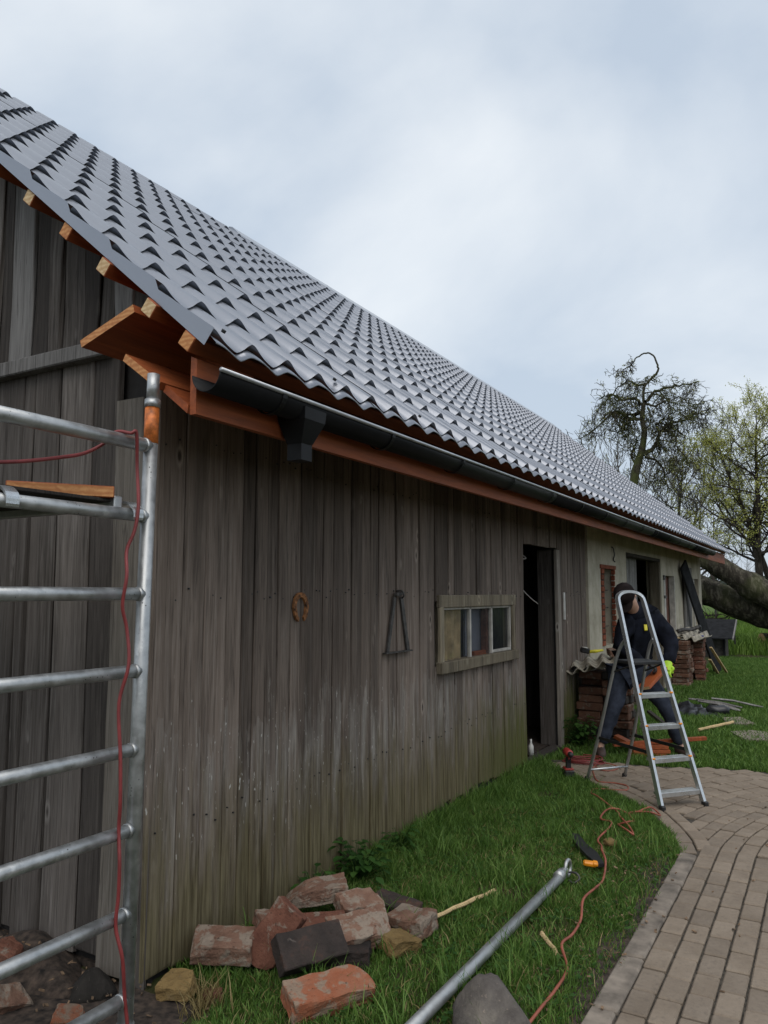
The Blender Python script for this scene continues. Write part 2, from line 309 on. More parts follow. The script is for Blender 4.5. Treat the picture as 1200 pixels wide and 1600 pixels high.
def chamfer(d, b):
    hx, hy, hz = [x / 2 for x in d]; V = []; idx = {}
    for sx in (-1, 1):
        for sy in (-1, 1):
            for sz in (-1, 1):
                for ax in range(3):
                    p = [sx * (hx - b), sy * (hy - b), sz * (hz - b)]; p[ax] = (sx * hx, sy * hy, sz * hz)[ax]
                    idx[(sx, sy, sz, ax)] = len(V); V.append(tuple(p))
    F = []; sg = (-1, 1)
    for s_ in sg:
        F.append([idx[(s_, a, c, 0)] for a, c in ((-1, -1), (1, -1), (1, 1), (-1, 1))]); F.append([idx[(a, s_, c, 1)] for a, c in ((-1, -1), (1, -1), (1, 1), (-1, 1))]); F.append([idx[(a, c, s_, 2)] for a, c in ((-1, -1), (1, -1), (1, 1), (-1, 1))])
    for a in sg:
        for c in sg:
            F.append([idx[(a, c, -1, 0)], idx[(a, c, 1, 0)], idx[(a, c, 1, 1)], idx[(a, c, -1, 1)]]); F.append([idx[(a, -1, c, 0)], idx[(a, 1, c, 0)], idx[(a, 1, c, 2)], idx[(a, -1, c, 2)]]); F.append([idx[(-1, a, c, 1)], idx[(1, a, c, 1)], idx[(1, a, c, 2)], idx[(-1, a, c, 2)]])
            for e in sg: F.append([idx[(a, c, e, 0)], idx[(a, c, e, 1)], idx[(a, c, e, 2)]])
    return V, F
INV = {}
def obj(name, me, parent=None):
    o = bpy.data.objects.new(name, me); COL.objects.link(o)
    if parent is not None:
        o.parent = parent
        if parent.name in INV: o.matrix_parent_inverse = INV[parent.name]
    return o
def tag(o, label=None, cat=None, group=None, kind=None):
    if label: o['label'] = label
    if cat: o['category'] = cat
    if group: o['group'] = group
    if kind: o['kind'] = kind
    return o
def thing(name, label, cat, loc=(0, 0, 0), rz=0., group=None, local=False):
    """Empty at the thing's base. local=False: its parts are given in world coordinates"""
    o = bpy.data.objects.new(name, None); COL.objects.link(o); o.empty_display_size = .1
    o.location = loc; o.rotation_euler = (0, 0, rz)
    if not local: INV[o.name] = (Matrix.Translation(loc) @ Matrix.Rotation(rz, 4, 'Z')).inverted()
    return tag(o, label, cat, group)
def one(name, mb, mats, label, cat, group=None, smooth=False, loc=None):
    """a thing that is a single mesh; if loc is given the mesh is re-based there"""
    o = mb.build(name, mats, None, smooth)
    if loc is not None:
        o.data.transform(Matrix.Translation(-Vector(loc))); o.location = loc
    return tag(o, label, cat, group)
def copy_tree(o, parent=None):
    c = o.copy(); COL.objects.link(c); c.parent = parent
    for ch in list(o.children): copy_tree(ch, c)
    return c
def curve(pts, n=8):
    """Catmull-Rom through pts"""
    P = [Vector(p) for p in pts]; P = [P[0] * 2 - P[1]] + P + [P[-1] * 2 - P[-2]]; out = []
    for i in range(1, len(P) - 2):
        for k in range(n):
            t = k / n; a, b, c, d = P[i - 1:i + 3]
            out.append(.5 * ((2 * b) + (c - a) * t + (2 * a - 5 * b + 4 * c - d) * t * t + (3 * b - a - 3 * c + d) * t ** 3))
    out.append(P[-2]); return out
def rough_mesh(o, amp, sc, cuts=0, seed=0):
    bm = bmesh.new(); bm.from_mesh(o.data)
    if cuts: bmesh.ops.subdivide_edges(bm, edges=bm.edges, cuts=cuts, use_grid_fill=True)
    bmesh.ops.recalc_face_normals(bm, faces=bm.faces); bm.normal_update()
    for v in bm.verts:
        q = v.co * sc + Vector((seed * 7.1, seed * 3.3, seed * 1.7)); v.co += mnoise.noise_vector(q) * amp + mnoise.noise_vector(q * 2.7) * amp * .4
    bm.to_mesh(o.data); bm.free()

# ================================================================== SETTING
rng = random.Random(7)
# ground: one sheet to the horizon
g = MB(); xs = [-900, -200, -60, -25, -12] + [-8 + i * 1. for i in range(17)] + [12, 25, 60, 200, 900]; ys = [-300, -60, -15, -8] + [-4 + i * 1. for i in range(30)] + [32, 45, 70, 130, 300, 1500]
for i, x in enumerate(xs):
    for j, y in enumerate(ys): g.v.append((x, y, 0.))
for i in range(len(xs) - 1):
    for j in range(len(ys) - 1): a = i * len(ys) + j; g.f.append((a, a + len(ys), a + len(ys) + 1, a + 1)); g.mi.append(0)
tag(g.build('ground', 'ground'), kind='structure')

# ------------------------------------------------------------------ paved path
def left_edge(y):     # x of the boundary between lawn and paving
    if y < 2.80: return 1.61
    T = [(2.80, 1.61), (3.07, 1.53), (3.35, 1.41), (3.65, 1.25), (3.93, 1.04), (4.28, .70), (4.81, .08), (5.2, -.02)]
    for (a, xa), (b, xb) in zip(T, T[1:]):
        if y <= b: return xa + (xb - xa) * (y - a) / (b - a)
    return 0.
def far_edge(x): return 5.02 + .24 * x + .03 * math.sin(x * 5)
path = MB()
poly = [(1.61, -1.5)] + [(left_edge(y), y) for y in (2.8, 3.07, 3.35, 3.65, 3.93, 4.28, 4.81)] + [(.02, 4.9), (.02, far_edge(0))] + [(x, far_edge(x)) for x in (.5, 1, 1.5, 2, 2.5, 3, 3.6)] + [(3.6, -1.5)]
path.prism(poly, 'z', -.05, .006)
path_o = tag(path.build('paved_path', 'joint'), kind='structure')
pav = []
CX, CY = 4.80, 2.85
cw = .103
def paver_mesh(l, wd, nm):
    P, F = chamfer((wd - .009, l - .012, .06), .006); me = bpy.data.meshes.new(nm); me.from_pydata(P, [], F); me.materials.append(MT['paver']); me.update(); return me
pmeshes = [paver_mesh(.2, cw, 'paver'), paver_mesh(.2, cw, 'paver')]
edge_pts = [(1.61 + cw * .0, 2.80), (1.53, 3.07), (1.41, 3.35), (1.25, 3.65), (1.04, 3.93), (.70, 4.28), (.08, 4.81)]
def offset_line(pts, d):
    out = []
    for i, p in enumerate(pts):
        a = Vector(pts[max(0, i - 1)]); b = Vector(pts[min(len(pts) - 1, i + 1)]); t = (b - a).normalized(); nrm = Vector((t.y, -t.x)); out.append(Vector(p) + nrm * d)
    return out
bord = []
# straight courses along the drive; the first is a worn kerb course
for k in range(1, 13):
    x = 1.61 + cw * (k + .5); y = -.9 + rng.random() * .2
    while y < CY - .05: pav.append((x, y + .1, 0.)); y += .2
# two border courses that follow the lawn's curve to the door
for k in (0, 1):
    ln = curve([(p.x, p.y, 0) for p in offset_line(edge_pts, cw * (k + .5))], 14); acc = 0; nxt = .1 + .07 * k
    for a, b in zip(ln, ln[1:]):
        d = (b - a).length
        while acc + d >= nxt:
            q = a + (b - a) * ((nxt - acc) / d); an = math.atan2(b.y - a.y, b.x - a.x) - math.pi / 2; bord.append((q.x, q.y, an)); nxt += .2
        acc += d
border_in = offset_line(edge_pts, cw * 2.02)
def inside_border(x, y):
    T = border_in
    if y < T[0].y: return x > T[0].x
    for a, b in zip(T, T[1:]):
        if a.y <= y <= b.y: return x > a.x + (b.x - a.x) * (y - a.y) / (b.y - a.y) - .03
    return x > .15
# fan of concentric courses
Rr = CX - (1.61 + cw * 12.5)
while Rr < 5.4:
    th = rng.random() * .2 / Rr
    while th < 1.25:
        x = CX - Rr * math.cos(th); y = CY + Rr * math.sin(th)
        if inside_border(x, y) and y < far_edge(x) - .05 and x < 3.2: pav.append((x, y, -th))
        th += .2 / Rr
    Rr += cw
allp = [(p, 0) for p in bord] + [(p, 1) for p in pav]
allp.sort(key=lambda t: (max(0, t[0][0] - 2.35) * 6 + math.hypot(t[0][0] - 2.0, t[0][1] - 1.0)))
rest = MB()
for i, ((x, y, a), k) in enumerate(allp):
    zz = -.010 + rng.uniform(-.003, .004); ax, ay = rng.uniform(-.008, .008), rng.uniform(-.01, .01); a2 = a + rng.uniform(-.012, .012)
    if i < 298:
        o = bpy.data.objects.new('paver', pmeshes[0]); COL.objects.link(o); o.parent = path_o; o.location = (x, y, zz); o.rotation_euler = (ax, ay, a2)
    else: rest.box((x, y, zz), (cw - .009, .188, .06), Euler((ax, ay, a2)), b=.005)
if rest.v: tag(rest.build('far_pavers', 'paver', path_o), kind='stuff')
# worn kerb slabs along the lawn
y = -.9
while y < 2.7:
    l = rng.uniform(.42, .62)
    if y + l > 2.75: l = 2.78 - y
    o = MB().box((1.61 + cw * .5, y + l / 2, -.012), (cw - .004, l - .006, .07), Euler((rng.uniform(-.01, .01), rng.uniform(-.03, .03), rng.uniform(-.01, .01))), b=.008).build('kerb_slab', 'kerb', path_o); rough_mesh(o, .006, 9, 2, y); y += l
tag(MB().prism([(1.0, .25), (1.60, .35), (1.62, 2.4), (1.55, 2.75), (1.44, 2.5), (1.50, 1.6), (1.42, .8)], 'z', -.03, .003).build('bare_soil', 'soil'), kind='structure')
tag(MB().prism([(-3.2, -.02), (.05, -.02), (.28, .05), (.34, -.25), (.1, -.62), (-.6, -.9), (-3.2, -1.1)], 'z', -.03, .004).build('soil_patch', 'soil'), kind='structure')

# ================================================================== BARN
EX, EZ, SL = .58, 2.505, .835            # eave line and roof slope
AL = math.atan(SL); ca, sa = math.cos(AL), math.sin(AL)
RX = -3.40; RZ = EZ + SL * (EX - RX); SLEN = (EX - RX) / ca
Y0, Y1 = -.37, 16.35                     # roof ends
def rp_(s, h=0.):                        # point on the near roof slope: s metres up from the eave, h above it
    return (EX - s * ca + h * sa, EZ + s * sa + h * ca)
barn = thing('barn', 'long old barn of weathered boards and stained plaster under a new grey metal tile roof', 'barn')
def empty_part(name, parent):
    o = bpy.data.objects.new(name, None); COL.objects.link(o); o.parent = parent; o.empty_display_size = .1; return o

# ---- boarded long wall: every board is an object
bk = MB()                                # added near-black backing round the openings: stops light leaks, paints board gaps dark
for (ya, yb, za, zb) in ((.0, 2.74, 0, 2.6), (2.74, 4.24, 0, 1.07), (2.74, 4.24, 1.55, 2.6), (4.24, 4.58, 0, 2.6), (4.58, 5.62, 2.08, 2.6), (5.62, 6.74, 0, 2.6)):
    bk.box((-.045, (ya + yb) / 2, (za + zb) / 2), (.025, yb - ya, zb - za))
wall = bk.build('board_wall', 'void', barn)
def board(ya, yb, za, zb, x0=-.028, t=.024, mat='wall_wood', parent=None, name='plank', rag=0., lean=0.):
    """upright board facing +x; chamfered edges, slightly warped, ragged foot"""
    c = .004; x1 = x0 + t; n = max(4, int((zb - za) / .16)); mb = MB(); ph = rng.random() * 9
    for i in range(n + 1):
        u = i / n; z = za + (zb - za) * u; wy = .0035 * math.sin(ph + z * 1.7) + lean * u; wx = .004 * math.sin(ph * 2 + z * 2.1)
        foot = [rng.uniform(0, rag) for _ in range(4)] if i == 0 else [0] * 4; s1 = .003 * math.sin(ph * 3 + z * 5) - .0015
        for (y_, x_, f) in ((ya, x0, 0), (ya + wy * 0 + s1 * .5, x1 - c + wx, foot[0]), (ya + c, x1 + wx, foot[1]), (yb - c, x1 + wx, foot[2]), (yb - s1 * .5, x1 - c + wx, foot[3]), (yb, x0, 0)):
            mb.v.append((x_, y_ + wy, z + f))
    for i in range(n):
        for j in range(6): a = i * 6 + j; b_ = i * 6 + (j + 1) % 6; mb.f.append((a, b_, b_ + 6, a + 6)); mb.mi.append(0)
    mb.f.append(tuple(range(5, -1, -1))); mb.f.append(tuple(n * 6 + j for j in range(6))); mb.mi += [0, 0]
    return mb.build(name, mat, parent)
nails = MB()
def nail(y, z, x): nails.tube([(x - .004, y, z), (x + .0035, y, z)], rng.uniform(.0028, .005), 6)
y = -.028; ends = 6.745
while y < ends - .02:
    wd = rng.choice((.088, .095, .10, .105, .112, .125, .14)) if y > .3 else rng.uniform(.14, .17)
    yb = y + wd
    for lim in (4.585, 5.70):
        if y < lim < yb + .045: yb = lim
    if yb > ends - .04: yb = ends
    if 4.585 <= y < 5.62 and yb > 5.62: yb = 5.70
    gap = rng.choice((.004, .006, .007, .010)); px = -.028 + rng.uniform(-.003, .006); cy = (y + yb) / 2; top = 2.56
    bot = rng.uniform(.0, .03) if not 2.2 < y < 4.3 else rng.uniform(.02, .09)
    spans = []
    if 4.58 <= y < 5.69: spans = [(2.075 + rng.uniform(0, .01), top)]
    elif 2.74 < cy < 4.24: spans = [(bot, 1.075), (1.545, top)]
    else: spans = [(bot, top)]
    for (za, zb) in spans: board(y + gap / 2, yb - gap / 2, za, zb, px, .024, parent=wall, rag=.03 if za < .2 else 0)
    for zr in (.60, 1.60, 2.28):
        if 4.58 <= y < 5.69 and zr < 2.1 or (2.74 < cy < 4.24 and 1.05 < zr < 1.57): continue
        for q in (.28, .72):
            if rng.random() < .7: nail(y + (yb - y) * q + rng.uniform(-.008, .008), zr + rng.uniform(-.03, .03), px + .026)
    y = yb
tag(nails.build('nails', 'black', wall), kind='stuff')

# ---- gable (faces -y): boards above and below a weathered tie board
def rz(x, y=0): return EZ + SL * (EX - x) - .085 if x > RX else EZ + SL * (EX - (2 * RX - x)) - .085
gable = MB().prism([(-.02, 0), (-6.78, 0), (-6.78, rz(-6.78)), (RX, rz(RX)), (-.02, rz(-.02))], 'y', .02, .05).build('gable_wall', 'void', barn)  # added near-black backing, paints the gaps between gable boards dark
def gboard(xa, xb, za, zb, y0=0., t=.024, mat='gable_wood', slopecut=False, name='plank', parent=None):
    c = .004; n = max(3, int((zb - za) / .2)); mb = MB(); ph = rng.random() * 9; yf = y0 - t
    for i in range(n + 1):
        u = i / n; w1 = .006 * math.sin(ph + u * 3); w2 = .007 * math.sin(ph * 2 + u * 4)
        for (x_, y_) in ((xa, y0), (xa + w1, yf + c), (xa + c + w1, yf), (xb - c + w2, yf), (xb + w2, yf + c), (xb, y0)):
            top = (rz(x_) if slopecut else zb); mb.v.append((x_, y_ + .004 * math.sin(ph + u * 5), za + (top - za) * u + (rng.uniform(-.006, .006) if i in (0, n) else 0)))
    for i in range(n):
        for j in range(6): a = i * 6 + j; b_ = i * 6 + (j + 1) % 6; mb.f.append((a, a + 6, b_ + 6, b_)); mb.mi.append(0)
    mb.f.append(tuple(range(6))); mb.f.append(tuple(n * 6 + 5 - j for j in range(6))); mb.mi += [0, 0]
    return mb.build(name, mat, parent or gable)
up = [(-.02, -.16, 'gable_wood'), (-.16, -.285, 'silver_wood'), (-.295, -.39, 'gable_wood'), (-.395, -.50, 'dark_wood'), (-.505, -.66, 'gable_wood'), (-.665, -.76, 'gable_wood'), (-.77, -.885, 'dark_wood'), (-.89, -1.065, 'silver_wood'), (-1.08, -1.16, 'dark_wood'), (-1.17, -1.32, 'gable_wood')]
x = -1.325
while x > -6.7: wd = rng.uniform(.12, .2); up.append((x, x - wd, rng.choice(('gable_wood', 'gable_wood', 'silver_wood', 'dark_wood')))); x -= wd + .008
for i, (xb, xa, m) in enumerate(up):
    if i % 3 == 0: gboard(xa - .03, xb + .03, 2.72, 0, -.005, .018, 'dark_wood', True)
    gboard(xa, xb, 2.70 + rng.uniform(0, .06), 0, -.02 - .012 * (i % 2), .022, m, True)
lo = [(-.255, -.42), (-.43, -.66), (-.675, -.86), (-.87, -.94), (-.955, -1.16), (-1.17, -1.36)]; x = -1.37
while x > -6.7: wd = rng.uniform(.12, .22); lo.append((x, x - wd)); x -= wd + .008
for xb, xa in lo: gboard(xa, xb, rng.uniform(.02, .08), 2.70, -.003, .024, rng.choice(('gable_wood', 'gable_wood', 'dark_wood')))
cb = gboard(-.255, -.075, .03, 2.46, -.02, .026, 'corner_wood', name='corner_board', parent=barn); rough_mesh(cb, .004, 3)
gboard(-.085, -.006, .0, 2.50, 0., .020, 'gable_wood')
tb = MB().box((-3.45, -.055, 2.722), (6.3, .065, .075), b=.006).build('tie_board', 'silver_wood', gable)

# ---- plastered half of the long wall with its openings cut out
pw = MB(); PY0, PY1 = 6.745, 16.05
ops = [(7.32, 8.02, .95, 1.92), (8.75, 11.32, .0, 2.19), (11.52, 12.60, .95, 1.92), (14.72, 15.62, .95, 1.92)]
ypos = PY0
for (a, b_, z0, z1) in ops:
    pw.box((-.1, (ypos + a) / 2, 1.26), (.24, a - ypos, 2.52))
    if z0 > 0: pw.box((-.1, (a + b_) / 2, z0 / 2), (.24, b_ - a, z0))
    pw.box((-.1, (a + b_) / 2, (z1 + 2.52) / 2), (.24, b_ - a, 2.52 - z1)); ypos = b_
pw.box((-.1, (ypos + PY1) / 2, 1.26), (.24, PY1 - ypos, 2.52))
pwo = pw.build('plaster_wall', 'plaster', barn)
def bar(c, d, m, parent, name, b=.003): return MB().box(c, d, b=b).build(name, m, parent)
def jamb_bricks(parent, ys, z0, z1, wd):
    z = z0
    while z < z1 - .02:
        h = min(.072, z1 - z); me = MB().box((.012 + rng.uniform(-.004, .004), ys, z + h / 2), (.05, wd + rng.uniform(-.01, .01), h - .01), b=.005); me.build('brick', 'brick_wall', parent); z += .075
# window with red brick jamb
w1 = MB().box((-.12, 7.70, 1.43), (.02, .62, .95)).build('brick_window', 'dark_wood', barn)
jamb_bricks(w1, 7.385, .95, 1.92, .12); jamb_bricks(w1, 8.0, .95, 1.92, .035)
bar((.012, 7.68, 1.945), (.05, .78, .05), 'brick_wall', w1, 'lintel')
for z in (1.18, 1.42, 1.65): bar((-.06, 7.71, z), (.015, .52, .012), 'grey_iron', w1, 'glazing_bar')
# wide doorway: grey boarded leaf, open dark half
d1 = MB().box((-.17, 9.46, 1.08), (.03, 1.40, 2.14), b=.004).build('barn_door', 'grey_panel', barn); d1.data.materials[0] = MT['silver_wood']
for k in range(9): bar((-.15, 8.84 + k * .155, 1.08), (.03, .148, 2.13), 'silver_wood', d1, 'plank')
bar((-.07, 8.79, 1.09), (.16, .07, 2.18), 'dark_wood', barn, 'door_post'); bar((-.07, 11.27, 1.09), (.16, .09, 2.18), 'frame_wood', barn, 'door_post'); bar((-.05, 10.03, 2.165), (.14, 2.5, .05), 'dark_wood', barn, 'door_lintel')
# two shuttered windows
w2 = bar((-.10, 12.12, 1.43), (.03, .90, .95), 'brown_panel', barn, 'shuttered_window'); bar((-.02, 11.60, 1.43), (.10, .13, .96), 'old_white', w2, 'frame'); bar((-.02, 12.57, 1.43), (.1, .05, .96), 'old_white', w2, 'frame'); bar((.03, 11.62, 1.55), (.02, .2, .05), 'grey_iron', w2, 'hinge'); bar((.03, 11.55, 1.88), (.03, .1, .08), 'grey_iron', w2, 'hinge')
w3 = bar((-.08, 15.17, 1.43), (.03, .86, .95), 'brown_panel', barn, 'shuttered_window'); bar((-.0, 14.78, 1.43), (.10, .10, .96), 'old_white', w3, 'frame')
# iron hook on the plaster
MB().tube(curve([(.02, 7.92, 2.22), (.04, 7.93, 2.2), (.05, 7.95, 2.12), (.03, 7.97, 2.05), (.05, 7.98, 2.02)], 4), .009, 6).build('wall_hook', 'grey_iron', barn, True)

# ---- remaining shell (back wall, far gable, floor) keeps the inside dark
MB().box((-6.72, 7.9, 1.25), (.12, 16.3, 2.5)).build('back_wall', 'gable_wood', barn)
MB().prism([(-.02, 0), (-6.78, 0), (-6.78, rz(-6.78)), (RX, rz(RX)), (-.02, rz(-.02))], 'y', 15.85, 16.0).build('far_gable', 'gable_wood', barn)
MB().box((-3.4, 7.9, .012), (6.5, 15.8, .03)).build('floor', 'soil', barn)
MB().box((-2.2, 6.70, 1.4), (4.3, .08, 2.8)).build('partition', 'dark_wood', barn)
MB().box((-3.4, 7.9, 2.62), (6.5, 15.7, .03)).build('loft_floor', 'dark_wood', barn)

# ---- small window in the board wall
win = MB().box((-.04, 2.765, 1.31), (.07, .03, .48)).box((-.04, 4.225, 1.31), (.07, .03, .48)).box((-.04, 3.495, 1.085), (.07, 1.43, .03)).box((-.04, 3.495, 1.535), (.07, 1.43, .03)).build('window', 'frame_wood', barn)
for (c, d, m) in (((.012, 3.49, 1.545), (.032, 1.58, .095), 'frame_wood'), ((.016, 3.50, 1.062), (.055, 1.60, .085), 'frame_wood'), ((.012, 2.745, 1.30), (.030, .07, .42), 'frame_wood'), ((.012, 4.235, 1.30), (.026, .05, .42), 'frame_wood')):
    o = MB().box(c, d, b=.006).build('frame', m, win); rough_mesh(o, .004, 7, 3, c[1])
for (c, d) in (((-.012, 2.80, 1.30), (.03, .022, .41)), ((-.012, 3.31, 1.30), (.03, .028, .41)), ((-.012, 3.76, 1.30), (.03, .026, .41)), ((-.012, 4.19, 1.30), (.03, .022, .41)), ((-.012, 3.49, 1.49), (.03, 1.40, .018)), ((-.010, 3.97, 1.118), (.03, .42, .022))): bar(c, d, 'old_white', win, 'sash_bar', .002)
for ya, yb, m in ((2.81, 3.30, 'glass'), (3.325, 3.745, 'glass'), (3.775, 4.18, 'glass')): MB().box((-.018, (ya + yb) / 2, 1.30), (.004, yb - ya, .385)).build('pane', m, win)
cu = MB()                                 # folds of a yellowed curtain behind the first pane
N = 40
for i in range(N + 1):
    u = i / N; yy = 2.80 + .40 * u; xx = -.055 + .014 * math.sin(u * 21) + .006 * math.sin(u * 53)
    cu.v += [(xx, yy, 1.08), (xx + .01 * math.sin(u * 9), yy, 1.52)]
for i in range(N): cu.f.append((2 * i, 2 * i + 2, 2 * i + 3, 2 * i + 1)); cu.mi.append(0)
tag(cu.build('window_curtain', 'curtain', None, True), 'yellowed curtain hanging behind the small window in the board wall', 'curtain')
bar((-.085, 3.0, 1.335), (.01, .36, .012), 'old_white', win, 'curtain_wire')
one('blue_grey_panel', MB().box((-.10, 3.60, 1.3), (.02, .38, .9), b=.003), 'grey_panel', 'plain blue grey panel standing inside behind the small window', 'panel', loc=(-.1, 3.6, .85))
one('red_brown_box', MB().box((-.055, 3.60, 1.115), (.04, .26, .035), b=.004), 'orange', 'red brown wooden strip lying inside on the window ledge', 'wood strip', loc=(-.055, 3.6, 1.097))
MB().box((-.055, 3.735, 1.30), (.05, .05, .42)).build('inner_post', 'brown_panel', win)
one('pane_dark_sheet', MB().box((-.2, 4.0, 1.28), (.02, .45, .42), b=.003), 'void', 'added near-black sheet standing in for the unlit inside behind the right-hand window pane', 'board', loc=(-.2, 4.0, 1.07))  # added sheet, its near-black colour stands in for shade inside

# ---- doorway in the board wall
dj = board(5.60, 5.70, .02, 2.07, -.03, .036, 'corner_wood', barn, 'door_jamb')
dl = MB().box((-.13, 5.655, 1.05), (.20, .045, 2.05), b=.005).build('door', 'dark_wood', barn)
dl.data.materials[0] = MT['gable_wood']
bar((.012, 5.79, 1.47), (.02, .03, .29), 'white', dl, 'pull_strip')
bar((-.05, 4.57, 1.04), (.06, .03, 2.06), 'gable_wood', barn, 'door_jamb')
bar((-.06, 5.1, .012), (.10, 1.04, .05), 'dark_wood', barn, 'threshold')

# ---- roof
roof = MB().prism([(RX, RZ - .01), (2 * RX - EX, EZ), (2 * RX - EX, EZ - .03), (RX, RZ - .04)], 'y', Y0, Y1).build('roof', 'roof', barn)   # far slope; sheets of the near slope are its children
PIT = .2225; WP = 5 * PIT; nsh = 15
def wave(t):  # one tile wave, valley to valley: quick rise to the roll, long convex fall
    t = (t + .30) % 1.
    if t < .24: return .5 - .5 * math.cos(math.pi * t / .24)
    u = (t - .24) / .76; return .30 * (.5 + .5 * math.cos(math.pi * u)) + .70 * math.cos(math.pi / 2 * u)
STEP = .351
def sheet(ya, yb, first):
    mb = MB(); n = int(round((yb - ya) / PIT * 18)); lift = .0035 if first % 2 else 0.
    cols = [ya + (yb - ya) * i / n for i in range(n + 1)]
    AMP = .034
    def row(s, base, dd):        # base height and extra lift of the roll at a pressed step
        k = len(mb.v)
        for yy in cols:
            wv = wave(((yy - Y0) / PIT) % 1.); x_, z_ = rp_(s, base + AMP * wv + dd * wv ** 5 + lift); mb.v.append((x_, yy, z_))
        return k
    def strip(a, b_, m=0):
        for i in range(n): mb.f.append((a + i, a + i + 1, b_ + i + 1, b_ + i)); mb.mi.append(m)
    s = 0.; LO_ = (.011, .020); HI_ = (.002, .0)
    a = row(-.045, .0, -.004); b_ = row(.0, .001, 0.); strip(a, b_)
    e = row(-.045, -.005, -.004); strip(e, a)
    while s < SLEN - .01:
        s2 = min(s + STEP, SLEN); f = (s2 - s) / STEP
        r0 = row(s + .014, HI_[0], HI_[1]); r1 = row(s - .004, *LO_); strip(r0, r1)                   # pressed step
        r2 = row(s - .004, *LO_); r2b = row(s + .05, LO_[0] - .0005, LO_[1] * .80); r3 = row(s2 + .012 * (s2 < SLEN - .02), HI_[0] + (LO_[0] - HI_[0]) * (1 - f), LO_[1] * (1 - f)); strip(r2, r2b); strip(r2b, r3); s = s2
    if first == 0:   # folded rake edge
        k = len(mb.v); ss = [i * .05 for i in range(int(SLEN / .05) + 1)]
        for q in ss:
            fr = (q % STEP) / STEP; wv = wave(0.); h = .002 + .008 * (1 - fr) + AMP * wv + .024 * (1 - fr) * wv ** 5
            x_, z_ = rp_(q, h); mb.v.append((x_, Y0, z_)); x_, z_ = rp_(q, -.008); mb.v.append((x_, Y0 + .001, z_))
        for i in range(len(ss) - 1): mb.f.append((k + 2 * i, k + 2 * i + 2, k + 2 * i + 3, k + 2 * i + 1)); mb.mi.append(0)
    me = bpy.data.meshes.new('roof_sheet'); me.from_pydata(mb.v, [], mb.f); me.materials.append(MT['roof']); me.polygons.foreach_set('use_smooth', [True] * len(me.polygons)); me.update()
    return obj('roof_sheet', me, roof)
ya = Y0
for k in range(nsh):
    yb = Y0 + (k + 1) * WP if k < nsh - 1 else Y1
    sheet(ya, yb + (.012 if k < nsh - 1 else 0), k); ya = yb
# ridge cap begins 4.2 m in: trapezoid ridge with bright lower lips
rc = MB(); rcp = [(RX + .17, RZ - .085), (RX + .155, RZ - .055), (RX + .05, RZ + .055), (RX, RZ + .075), (RX - .05, RZ + .055), (RX - .155, RZ - .055), (RX - .155, RZ - .066), (RX, RZ + .062), (RX + .148, RZ - .066)]
yy = 4.2
while yy < Y1 - .1:
    y2 = min(yy + 1.95, Y1 + .02); MB().prism(rcp, 'y', yy - .02, y2).build('ridge_cap', 'roof', roof); yy = y2
# roofing screws near the eave corner
for (yy, s) in ((Y0 + .10, .02), (Y0 + .85, .02), (Y0 + 1.7, .02)):
    x_, z_ = rp_(s + .03, .05); MB().tube([(x_, yy, z_), (x_ + .012 * sa, yy, z_ + .012 * ca)], .009, 6).build('screw', 'black', roof)
# battens under the sheets with sawn ends showing at the gable
BR = Matrix.Rotation(AL, 3, 'Y')
for k in range(15):
    s = [.085, .33][k] if k < 2 else .33 + (k - 1) * STEP
    if s > SLEN - .05: break
    x_, z_ = rp_(s, -.040); ex = rng.uniform(-.012, .02); yn = Y0 - .004 + ex; L_ = Y1 - .03 - yn
    mb = MB(); mb.box((x_, yn + L_ / 2, z_), (.068, L_, .060), BR, 0, b=.003)
    o = mb.build('batten', ['orange', 'endgrain2' if k in (0, 3, 7) else 'endgrain'], roof)
    for p in o.data.polygons:
        if p.normal.y < -.9: p.material_index = 1
# rafters under the battens, red stained
yy = .09
for k in range(17):
    p0, p1 = rp_(.10, -.130), rp_(SLEN - .02, -.130); cx_, cz_ = (p0[0] + p1[0]) / 2, (p0[1] + p1[1]) / 2
    MB().box((cx_, yy, cz_), (SLEN - .12, .055, .13), BR, b=.003).build('rafter', 'orange', roof); yy = .95 + k * .94
# eave boards: fascia, two soffit boards along the slope, one raised plate board
def long_board(name, poly, y0, y1, end='endgrain2', split=None):
    mb = MB(); mb.prism(poly, 'y', y0, y1); o = mb.build(name, ['orange', end], roof)
    for p in o.data.polygons:
        if abs(p.normal.y) > .9: p.material_index = 1
    return o
yb = [Y0 + .045, 4.1, 8.2, 12.3, Y1 - .05]
for a, b_ in zip(yb, yb[1:]):
    long_board('fascia_board', [(.470, 2.262), (.500, 2.262), (.500, 2.470), (.470, 2.485)], a, b_ - .003, 'orange')
    long_board('soffit_board', [(.135, 2.512), (.150, 2.538), (.345, 2.398), (.330, 2.372)], a - (.03 if a < 0 else 0), b_ - .003)
    long_board('soffit_board', [(.335, 2.366), (.347, 2.392), (.467, 2.300), (.462, 2.268)], a - (.005 if a < 0 else 0), b_ - .003, 'orange')
    long_board('plate_board', [(-.075, 2.592), (-.085, 2.622), (.215, 2.716), (.225, 2.684)], a - (.06 if a < 0 else 0), b_ - .003)
